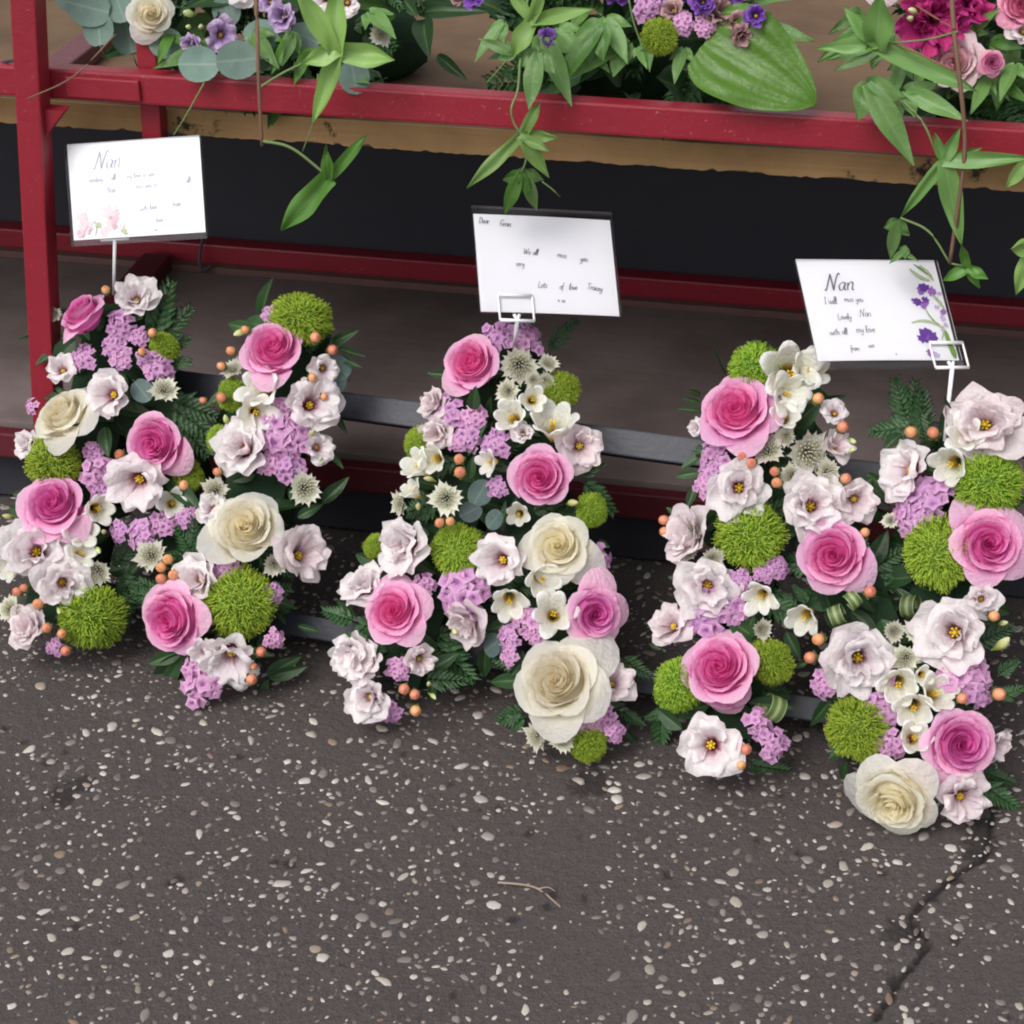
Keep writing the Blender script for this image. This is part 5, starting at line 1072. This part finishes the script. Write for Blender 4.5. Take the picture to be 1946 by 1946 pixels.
# ------------------------------------------------------------------ floral letters N, A, N on their stand
YAW, TAU = R(16), R(36)
LU = Vector((math.cos(YAW), -math.sin(YAW), 0)); LA = Vector((math.sin(YAW), math.cos(YAW), 0))
LV = Vector((0, 0, 1))*math.cos(TAU)+LA*math.sin(TAU); LN = -LA*math.cos(TAU)+Vector((0, 0, 1))*math.sin(TAU)
LQ = Matrix((LU, LV, LN)).transposed().to_quaternion()
LAB = {'N1': 'floral letter N of roses and lisianthus furthest from the purple-printed card, beside the red post',
       'A': 'floral letter A of pink roses with one very large white rose at its foot',
       'N2': 'floral letter N with a cream rose at its lowest tip, under the purple-printed card'}
for key in ('N1', 'A', 'N2'):
    rp = random.Random(hash(key) % 1 + {'N1': 21, 'A': 22, 'N2': 23}[key])
    root = obj('floral_letter', None, None, LETTER_ORIGIN[key], LQ); tag(root, LAB[key], 'floral letter', 'floral letters spelling a name')
    fb = MB()
    for si, (a, b) in enumerate(LETTER_STROKES[key]):
        a, b = Vector((*a, 0)), Vector((*b, 0)); a.y = max(.022, min(.33, a.y)); b.y = max(.022, b.y); dr = (b-a).normalized(); pr = Vector((-dr.y, dr.x, 0))*.031; a -= dr*.012; b += dr*.012; zt = .040+.0015*si; zb = .001+.0007*si
        V = [a-pr, b-pr, b+pr, a+pr]; V = [(p.x, max(.006, p.y), zb) for p in V]+[(p.x, max(.006, p.y), zt) for p in V]
        fb.add(V, [(0,3,2,1),(4,5,6,7),(0,1,5,4),(1,2,6,5),(2,3,7,6),(3,0,4,7)])
    obj('foam_base', fb.build('foam_base', M['foam'], False), root)
    for (kind, x, y, z, tx, ty, r) in LETTER_FLOWERS[key]:
        flower(kind, root, (x, y, z), Vector((tx, ty, .85)), r, rp)
    for (kind, ax_, ay_, az_, bx_, by_, bz_, w_) in LETTER_LEAVES[key]:
        leaf(kind, root, (ax_, ay_, az_), (bx_, by_, bz_), w_, (0, 0, 1), rp)
    spots = [(x, y, r) for (_, x, y, _z, _a, _b, r) in LETTER_FLOWERS[key]]; extra = 0
    for k in range(600):
        a, b = rp.choice(LETTER_STROKES[key]); t_ = rp.random(); px_ = a[0]+(b[0]-a[0])*t_+rp.uniform(-.034, .034); py_ = a[1]+(b[1]-a[1])*t_
        gap = min(math.hypot(px_-x, py_-y)-r for x, y, r in spots)
        if gap < .0085 or py_ < .03 or extra >= 34: continue
        rr_ = min(.017, gap*1.25); kd = rp.choice(('stat', 'lizf', 'liz', 'stat', 'astr', 'frees', 'berry')); rr_ = .006 if kd == 'berry' else rr_
        flower(kd, root, (px_, py_, .062+rp.uniform(0, .008)), Vector((rp.uniform(-.3, .3), rp.uniform(-.3, .3), .85)), rr_, rp); spots.append((px_, py_, rr_)); extra += 1
    for k in range(150):                                   # dark greenery that covers the foam between the flowers
        a, b = rp.choice(LETTER_STROKES[key]); t_ = rp.random(); c = Vector((a[0]+(b[0]-a[0])*t_, a[1]+(b[1]-a[1])*t_, 0)); lat = rp.uniform(-.036, .036); c.x += lat
        an = rp.uniform(-.9, .9)+(0 if lat > 0 else math.pi); L_ = rp.uniform(.022, .042); z0 = rp.uniform(.036, .058)
        e = c+Vector((math.cos(an), math.sin(an)*.9, 0))*L_
        if e.y < .012: continue
        leaf(rp.choice(('ruscus', 'ruscus', 'frond')), root, (c.x, max(.01, c.y), z0), (e.x, e.y, z0+rp.uniform(-.022, .008)), rp.uniform(.34, .5), (0, 0, 1), rp)
so = Vector(LETTER_ORIGIN['A'])
ST_ = obj('letter_stand', None, None, so, LQ); tag(ST_, 'dark painted timber bars behind and between the three floral letters', 'stand')
for nm, a, b in (('rail', (-.435, .256, -.030), (.445, .282, -.010)), ('rail', (-.43, .036, -.030), (.44, .058, -.010)), ('upright', (-.27, .004, -.0505), (-.245, .33, -.0305)), ('upright', (.375, .004, -.0505), (.40, .33, -.0305))):
    b_ = MB(); b_.box(a, b); obj(nm, bevel(b_.build(nm, M['bar'], False), .0015), ST_)
# ------------------------------------------------------------------ cards on plastic picks
GL = {'N': (.75, [[(.0,.05),(.06,.0),(.14,.5),(.2,1.0)], [(.2,1.),(.36,.5),(.5,0)], [(.5,0),(.56,.6),(.66,1.04),(.76,.98)]]), 'a': (.46, [[(.38,.42),(.2,.5),(.04,.3),(.1,.04),(.24,.06),(.38,.4)], [(.39,.48),(.36,.1),(.46,.02)]]), 'n': (.46, [[(.04,.46),(.06,0)], [(.06,.28),(.2,.5),(.33,.42),(.33,.06),(.44,.02)]]),
 'I': (.3, [[(.05,.95),(.3,.98)], [(.18,.96),(.14,.02)], [(0,.03),(.28,.0)]]), 'w': (.6, [[(.0,.46),(.08,.04),(.24,.1),(.28,.44)], [(.28,.44),(.34,.04),(.5,.1),(.56,.48)]]), 'i': (.2, [[(.06,.46),(.06,.06),(.16,.02)], [(.09,.68),(.1,.7)]]), 'l': (.22, [[(.04,.02),(.14,.6),(.16,.98),(.06,.9),(.05,.1),(.2,.02)]]),
 'm': (.66, [[(.03,.46),(.05,0)], [(.05,.3),(.18,.5),(.27,.4),(.27,0)], [(.27,.3),(.4,.5),(.5,.4),(.52,.06),(.62,.02)]]), 's': (.34, [[(.28,.46),(.12,.46),(.1,.3),(.26,.18),(.2,.02),(.02,.05)]]), 'y': (.42, [[(.03,.46),(.08,.14),(.22,.1),(.33,.46)], [(.34,.46),(.28,-.2),(.12,-.42),(.02,-.25)]]), 'o': (.4, [[(.2,.48),(.04,.3),(.12,.02),(.3,.1),(.32,.36),(.2,.48),(.38,.46)]]),
 'u': (.44, [[(.04,.46),(.06,.08),(.2,.02),(.32,.2),(.34,.46)], [(.34,.46),(.34,.06),(.43,.02)]]), 'v': (.38, [[(.02,.46),(.14,.02),(.3,.46),(.38,.42)]]), 'e': (.36, [[(.04,.22),(.28,.3),(.2,.48),(.05,.34),(.1,.04),(.32,.08)]]), 't': (.3, [[(.14,.85),(.12,.1),(.26,.04)], [(.0,.55),(.28,.58)]]), 'h': (.44, [[(.06,.98),(.05,0)], [(.06,.28),(.2,.5),(.32,.4),(.32,.05),(.42,.02)]]),
 'x': (.36, [[(.02,.46),(.3,.02)], [(.3,.46),(.02,.02)]]), 'D': (.6, [[(.1,.98),(.08,.02)], [(.02,.96),(.4,.86),(.5,.4),(.3,.05),(.02,.02)]]), 'r': (.32, [[(.05,.46),(.06,0)], [(.06,.3),(.16,.48),(.3,.44)]]), 'G': (.62, [[(.5,.88),(.28,1.),(.05,.6),(.12,.1),(.4,.06),(.5,.4)], [(.3,.42),(.58,.4)]]), 'W': (.85, [[(.02,.96),(.16,.02),(.38,.8)], [(.38,.8),(.5,.02),(.76,1.)]]), 'L': (.5, [[(.12,1.),(.08,.06),(.3,.0),(.48,.08)]]), 'f': (.3, [[(.3,.9),(.18,.98),(.12,.4),(.08,-.35)], [(.0,.46),(.26,.5)]]), 'T': (.6, [[(.0,.94),(.6,1.)], [(.32,.96),(.26,.02)]]), 'c': (.34, [[(.3,.42),(.14,.48),(.04,.2),(.16,.02),(.32,.08)]]), 'S': (.5, [[(.42,.9),(.2,1.),(.1,.72),(.38,.4),(.3,.04),(.04,.1)]]), 'd': (.44, [[(.34,.4),(.18,.5),(.04,.25),(.14,.02),(.32,.16)], [(.38,1.),(.34,.1),(.43,.02)]]), 'g': (.42, [[(.34,.42),(.18,.5),(.04,.26),(.16,.06),(.33,.3)], [(.35,.46),(.3,-.24),(.12,-.4),(.02,-.26)]]), ' ': (.36, []), ',': (.15, [[(.08,.04),(.04,-.14)]])}
def writing(lines, mat, wcard, hcard, name='handwriting'):
    """lines: (text, x, y from the card's top left as fractions, size in metres, slope, pen width, slant, nib contrast)"""
    b_ = MB(); rp = random.Random(len(lines)*3+1)
    for text, fx, fy, sz, slope, pw, slant, nib in lines:
        x = 0.
        for ch in text:
            wd, strokes = GL[ch]; jit = rp.uniform(-.04, .04)
            for st in strokes:
                P = crom([Vector((px+slant*py, py+jit, 0)) for px, py in st], 5); V = []
                for i, p in enumerate(P):
                    t_ = (P[min(i+1, len(P)-1)]-P[max(i-1, 0)]).normalized(); nr = Vector((-t_.y, t_.x, 0)); wv = pw*(1-nib+nib*abs(t_.dot(Vector((.5, -.86, 0)))))*.5
                    q = Vector((x+p.x, p.y, 0))*sz; q = Vector((q.x-slope*0*q.y, q.y+slope*q.x, 0)); o_ = Vector((-wcard/2+fx*wcard, hcard/2-fy*hcard, 0)); V += [o_+q+nr*wv, o_+q-nr*wv]
                b_.add(V, [(2*i, 2*i+1, 2*i+3, 2*i+2) for i in range(len(P)-1)])
            x += wd*.92+(.0 if name == 'handwriting' else .07)
    return b_.build(name, mat, False)
def print_blot(b_, cx, cy, r, mi, n=9, seed=0, sq=1., rot=0.):
    rp = random.Random(seed); V = [(cx, cy, 0)]
    for k in range(n*2):
        a = math.pi*k/n; q = r*(rp.uniform(.75, 1.1) if k % 2 else rp.uniform(.5, .8)); x, y = q*math.cos(a), q*math.sin(a)*sq; V.append((cx+x*math.cos(rot)-y*math.sin(rot), cy+x*math.sin(rot)+y*math.cos(rot), 0))
    b_.add(V, [(0, 1+k, 1+(k+1) % (2*n)) for k in range(2*n)], 0, mi)
def strip(b_, pts, wd, mi, z=0):
    P = crom([Vector((*p, 0)) for p in pts], 6); V = []
    for i, p in enumerate(P):
        t_ = (P[min(i+1, len(P)-1)]-P[max(i-1, 0)]).normalized(); nr = Vector((-t_.y, t_.x, 0))*wd*.5*(math.sin(math.pi*(i+.7)/(len(P)+.4))**.6); V += [p+nr, p-nr]
    b_.add([(p.x, p.y, z) for p in V], [(2*i, 2*i+1, 2*i+3, 2*i+2) for i in range(len(P)-1)], 0, mi)
CARD_LAB = {'one': 'white message card with pale pink rose print, nearest the red post', 'two': 'plain white handwritten message card standing above the floral letter A', 'three': 'white message card with purple flower print down one side'}
PICK_LAB = {'one': 'white plastic card pick holding the card with pink rose print', 'two': 'white plastic card pick with square clip holding the plain handwritten card', 'three': 'white plastic card pick with square clip holding the purple-printed card'}
PICK = {'one': (-.20, .01, (-.3565, 1.648, .325)), 'two': (-.255, .05, None), 'three': (.42, .02, None)}
for key, (c, U, V_) in CARDS.items():
    U, V_ = Vector(U), Vector(V_); wc, hc = U.length, V_.length; xq = U.normalized(); yq = V_.normalized(); nq = xq.cross(yq); q = Matrix((xq, yq, nq)).transposed().to_quaternion(); c = Vector(c)
    root = obj('message_card', None, None, c-yq*hc/2, q); tag(root, CARD_LAB[key], 'card', 'message cards above the floral letters'); up_ = (0, hc/2, 0)
    b_ = MB(); nx_ = 10; Vv = []                         # card with a slight bow
    for i in range(nx_+1):
        x = -wc/2+wc*i/nx_; z = .0012*math.cos(math.pi*(i/nx_-.5)); Vv += [(x, -hc/2, z), (x, hc/2, z), (x, hc/2, z-.0006), (x, -hc/2, z-.0006)]
    b_.add(Vv, [(4*i+k, 4*i+(k+1) % 4, 4*i+4+(k+1) % 4, 4*i+4+k) for i in range(nx_) for k in range(4)][::1]+[(0, 1, 2, 3)[::-1], tuple(4*nx_+k for k in range(4))]); obj('card', b_.build('card', M['paper'], False), root, up_)
    ex = {'one': (.0, .006), 'two': (.007, .001), 'three': (.0, .008)}[key]
    s_ = MB(); s_.box((-wc/2-.0015, -hc/2-ex[1], -.0016), (wc/2+.0015, hc/2+ex[0], .0031)); obj('clear_sleeve', s_.build('clear_sleeve', M['sleeve'], False), root, up_)
    zt = .0016; ul = (0, hc/2, zt)
    if key == 'two':
        obj('handwriting', writing([('Dear', .03, .10, .0062, -.04, .00058, .25, .3), ('Gran', .18, .12, .0062, -.05, .00058, .25, .3), ('We all', .335, .40, .0062, -.06, .00058, .22, .3), ('miss', .58, .42, .0062, -.05, .00058, .22, .3), ('you', .745, .45, .0062, -.04, .00058, .22, .3), ('very', .275, .53, .0058, .0, .0005, .1, .2), ('Lots', .42, .74, .0062, -.02, .00058, .22, .3), ('of', .575, .75, .0062, 0, .00058, .22, .3), ('love', .645, .75, .0062, -.03, .00058, .22, .3), ('Tracey', .775, .74, .0064, -.10, .00058, .22, .3), ('x xx', .555, .885, .0055, -.05, .0005, .1, .2)], M['ink'], wc, hc), root, ul)
    if key == 'three':
        obj('printed_title', writing([('Nan', .155, .30, .0165, .0, .0017, .28, .8)], M['ink'], wc, hc, 'printed_title'), root, ul)
        obj('handwriting', writing([('I will', .13, .44, .0070, .01, .00055, .05, .3), ('miss you', .275, .42, .0062, .01, .0005, .05, .3), ('Lovely', .20, .60, .0062, .02, .0005, .05, .3), ('Nan', .36, .57, .0072, .02, .0005, .05, .3), ('with all', .12, .75, .0066, .02, .0005, .05, .3), ('my love', .31, .73, .0070, .03, .0005, .05, .3), ('from', .24, .91, .0055, .02, .0005, .05, .3), ('xxx', .37, .88, .0058, .04, .0005, .05, .3), ('s', .55, .955, .004, 0, .0005, 0, .3)], M['ink'], wc, hc), root, ul)
        pb = MB(); X_ = lambda f: -wc/2+f*wc; Y_ = lambda f: hc/2-f*hc
        strip(pb, [(X_(.84), Y_(.03)), (X_(.90), Y_(.10)), (X_(.95), Y_(.16))], .0022, 3); strip(pb, [(X_(.80), Y_(.08)), (X_(.86), Y_(.16)), (X_(.93), Y_(.20))], .0040, 4); strip(pb, [(X_(.88), Y_(.04)), (X_(.93), Y_(.12)), (X_(.955), Y_(.2))], .0035, 4)
        strip(pb, [(X_(.84), Y_(.48)), (X_(.88), Y_(.60)), (X_(.94), Y_(.68))], .0014, 3); strip(pb, [(X_(.92), Y_(.34)), (X_(.96), Y_(.42)), (X_(.985), Y_(.5))], .0035, 4); strip(pb, [(X_(.72), Y_(.63)), (X_(.80), Y_(.61)), (X_(.9), Y_(.64)), (X_(.96), Y_(.72))], .0030, 4); strip(pb, [(X_(.95), Y_(.70)), (X_(.955), Y_(.82)), (X_(.965), Y_(.97))], .0045, 3); strip(pb, [(X_(.91), Y_(.80)), (X_(.93), Y_(.74)), (X_(.95), Y_(.66))], .0016, 4); strip(pb, [(X_(.97), Y_(.86)), (X_(.972), Y_(.92)), (X_(.974), Y_(.985))], .0050, 3)
        for i, (fx, fy, r, mi) in enumerate(((.87, .27, .0085, 0), (.925, .31, .0075, 1), (.84, .31, .006, 1), (.80, .42, .0075, 0), (.84, .455, .007, 1), (.86, .40, .006, 0), (.775, .40, .004, 1), (.97, .52, .0055, 1), (.955, .58, .005, 2), (.93, .47, .004, 2), (.80, .73, .0095, 0), (.845, .77, .0095, 0), (.775, .79, .008, 0), (.82, .80, .007, 1), (.80, .93, .006, 1), (.84, .95, .0055, 2), (.975, .33, .004, 2), (.93, .70, .003, 2), (.965, .65, .004, 2))): print_blot(pb, X_(fx), Y_(fy), r*.82, mi, 7, i, .8, i)
        for i in range(len(pb.v)): pb.v[i] = (max(-wc/2+.0005, min(wc/2-.0005, pb.v[i][0])), pb.v[i][1], .00008*(i % 7))
        obj('printed_flowers', pb.build('printed_flowers', [M['print_purple'], M['print_violet'], M['print_lilac'], M['print_green'], M['print_sage']], False), root, (0, hc/2, zt-.0006))
    if key == 'one':
        obj('printed_title', writing([('Nan', .19, .27, .016, .0, .0012, .28, .8)], M['ink_glare'], wc, hc, 'printed_title'), root, ul)
        obj('handwriting', writing([('Sending', .14, .41, .0058, .02, .0005, .05, .3), ('all', .32, .40, .0058, .02, .0005, .05, .3), ('my love to you', .44, .40, .0055, .05, .0004, .05, .3), ('Nan', .28, .53, .0062, .0, .0005, .05, .3), ('miss you so', .50, .51, .0055, .05, .0004, .05, .3), ('all', .88, .48, .0055, .05, .0005, .05, .3), ('with love', .52, .74, .0058, .06, .00045, .05, .3), ('from', .77, .72, .0055, .06, .0005, .05, .3), ('love', .64, .87, .0055, .05, .0005, .05, .3), ('xx', .62, .96, .005, .02, .0005, .05, .3)], M['ink_glare'], wc, hc), root, ul)
        pb = MB(); X_ = lambda f: -wc/2+f*wc; Y_ = lambda f: hc/2-f*hc
        for i, (fx, fy, r, mi) in enumerate(((.10, .86, .010, 1), (.06, .93, .0055, 0), (.12, .90, .005, 2), (.30, .74, .011, 1), (.33, .80, .0075, 0), (.29, .86, .008, 1), (.32, .88, .0045, 2), (.35, .74, .0045, 2), (.24, .93, .006, 1), (.38, .90, .006, 1), (.08, .76, .007, 1), (.30, .81, .004, 2), (.40, .95, .004, 3), (.20, .86, .004, 3))): print_blot(pb, X_(fx), Y_(fy), r, mi, 7, i+40, .85, i)
        strip(pb, [(X_(.17), Y_(.97)), (X_(.185), Y_(.88)), (X_(.17), Y_(.80))], .0012, 3); strip(pb, [(X_(.36), Y_(.98)), (X_(.39), Y_(.90)), (X_(.40), Y_(.84))], .0012, 3)
        for i in range(len(pb.v)): pb.v[i] = (max(-wc/2+.001, pb.v[i][0]), max(-hc/2+.001, pb.v[i][1]), .00008*(i % 7))
        obj('printed_flowers', pb.build('printed_flowers', [M['print_pink'], M['print_blush'], M['print_rose'], M['print_sage']], False), root, (0, hc/2, zt-.0006))
    # pick
    fx, dy, _ = PICK[key]; cl = c+xq*fx*wc-yq*(hc/2-.003); foot = Vector({'one': PICK_FOOT[0], 'two': PICK_FOOT[1], 'three': PICK_FOOT[2]}[key])
    pr = obj('card_pick', None, None, foot, Quaternion()); tag(pr, PICK_LAB[key], 'card pick', 'card picks pushed into the floral letters')
    cs = (.016, .0125) if key != 'one' else (.014, .004); b_ = MB(); z0 = nq*(.0042 if key != 'one' else -.0045)
    cor = [cl+z0+xq*sx*cs[0]+yq*sy*cs[1] for sx, sy in ((-1, -1), (1, -1), (1, 1), (-1, 1))]
    for i in range(4): b_.tube([cor[i]-foot, cor[(i+1) % 4]-foot], .0017 if i in (0, 2) else .0011, 6)
    if key != 'one': b_.tube([cor[0].lerp(cor[1], .5)-foot, cor[0].lerp(cor[1], .42)+yq*.006-foot], .0016, 6); b_.tube([cor[0].lerp(cor[1], .5)-foot, cor[0].lerp(cor[1], .58)+yq*.006-foot], .0016, 6)
    obj('clip', b_.build('clip', M['plastic_white']), pr)
    b_ = MB(); b_.tube([cor[0].lerp(cor[1], .5)-foot, Vector((0, 0, 0))], .0021 if key != 'one' else .0018, 8, taper=.75); obj('stick', b_.build('stick', M['plastic_white']), pr)
# ------------------------------------------------------------------ arrangements on the upper shelf
TQ = Quaternion((0, 0, 1), R(-11))
ARL = {'white': 'white and lilac arrangement with eucalyptus and trailing vine, above the red post side', 'purple': 'purple and dusky pink arrangement with one broad bright green leaf', 'magenta': 'magenta and pale pink arrangement with long trailing green vine'}
ARX = {'white': -.21, 'purple': .08, 'magenta': .42}
for key in ('white', 'purple', 'magenta'):
    rp = random.Random({'white': 5, 'purple': 6, 'magenta': 7}[key]); ox = ARX[key]; dpt = .20; base = Vector((0, 1.70, 0))+TQ @ Vector((ox, dpt, .4875))
    root = obj('flower_arrangement', None, None, base, TQ); tag(root, ARL[key], 'flower arrangement', 'arrangements on the upper shelf'); off = Vector((ox, dpt, .4875)); lc = lambda p: Vector(p)-off
    b_ = MB(); n = 20; pr = [(.07, 0), (.085, .012), (.085, .035), (.07, .055), (.03, .07), (.002, .072)]
    b_.add([(r*math.cos(2*math.pi*k/n), r*.7*math.sin(2*math.pi*k/n), z) for r, z in pr for k in range(n)], [(j*n+k, j*n+(k+1) % n, (j+1)*n+(k+1) % n, (j+1)*n+k) for j in range(len(pr)-1) for k in range(n)]); obj('foam_base', b_.build('foam_base', M['foam']), root)
    for (kind, x, y, z, r, nx_, nz_) in ARR_FLOWERS[key]:
        p = lc((x, y, z)); p.z = max(p.z, r*.25) if y > .06 else p.z; flower(kind, root, p, Vector((nx_+.15+rp.uniform(-.15, .15), -.85, nz_)), r, rp)
    for (kind, ax_, ay_, az_, bx_, by_, bz_, w_) in ARR_LEAVES[key]:
        leaf(kind, root, lc((ax_, ay_, az_)), lc((bx_, by_, bz_)), w_, (0, -.8, .5), rp, True)
    for (cc, tips, kc) in ARR_STARS[key]:
        b_ = MB(); c = lc(cc)
        for i, (x, y, z, wd) in enumerate(tips):
            wd *= 1.05
            e = lc((x, y, z)); L_ = (e-c).length; qd = frameq(e-c, (0, -1, .35)); ph = rp.uniform(0, 30)
            def fn(a, b):
                w_ = wd*(.62*max(0, 1-b)**.8+.50*math.sin(math.pi*min(1, b*.98))**1.3)*(1+.08*math.sin(b*9+ph))+.0004
                v_ = qd @ Vector((b*L_-.1*wd, a*w_*.5, wd*(.20*abs(a)-.30*math.sin(b*2.6+ph)*.5+.30*noise.noise((b*2+ph, a, 0))))); return tuple(c+v_), abs(a)
            b_.add(*sheet(fn, 6, 12))
        obj('vine_leaf', b_.build('vine_leaf', M['star%d' % kc]), root)
    for (pts_, r, kc) in ARR_STEMS[key]:
        b_ = MB(); P = [lc(p) for p in pts_]; b_.tube(crom(P, 7) if len(P) > 2 else P, r, 6, taper=.8); obj('vine_stem', b_.build('vine_stem', M[('stem', 'stem_brown', 'stem_red')[kc]]), root)
    wdt = {'white': (-.17, .11), 'purple': (-.08, .11), 'magenta': (-.05, .16)}[key]
    for k in range(110 if key != 'purple' else 120):                                  # dense greenery of the arrangement
        x = rp.uniform(*wdt); z = rp.uniform(.02, .16); y = -.10*math.sqrt(max(0, 1-((x-sum(wdt)/2)/.2)**2))*(1-z*1.5)+rp.uniform(-.03, .02)
        dr = Vector((rp.uniform(-1, 1)+2*x, -rp.uniform(.2, 1), rp.uniform(-.6, .7))).normalized(); L_ = rp.uniform(.035, .075); a = Vector((x, y, z)); e = a+dr*L_; e.z = max(e.z, .006)
        leaf(rp.choice(('ruscus', 'ruscus', 'frond')), root, a, e, rp.uniform(.3, .5), (0, -.7, .7), rp, rp.random() < .25)
print('objects', len(bpy.data.objects))
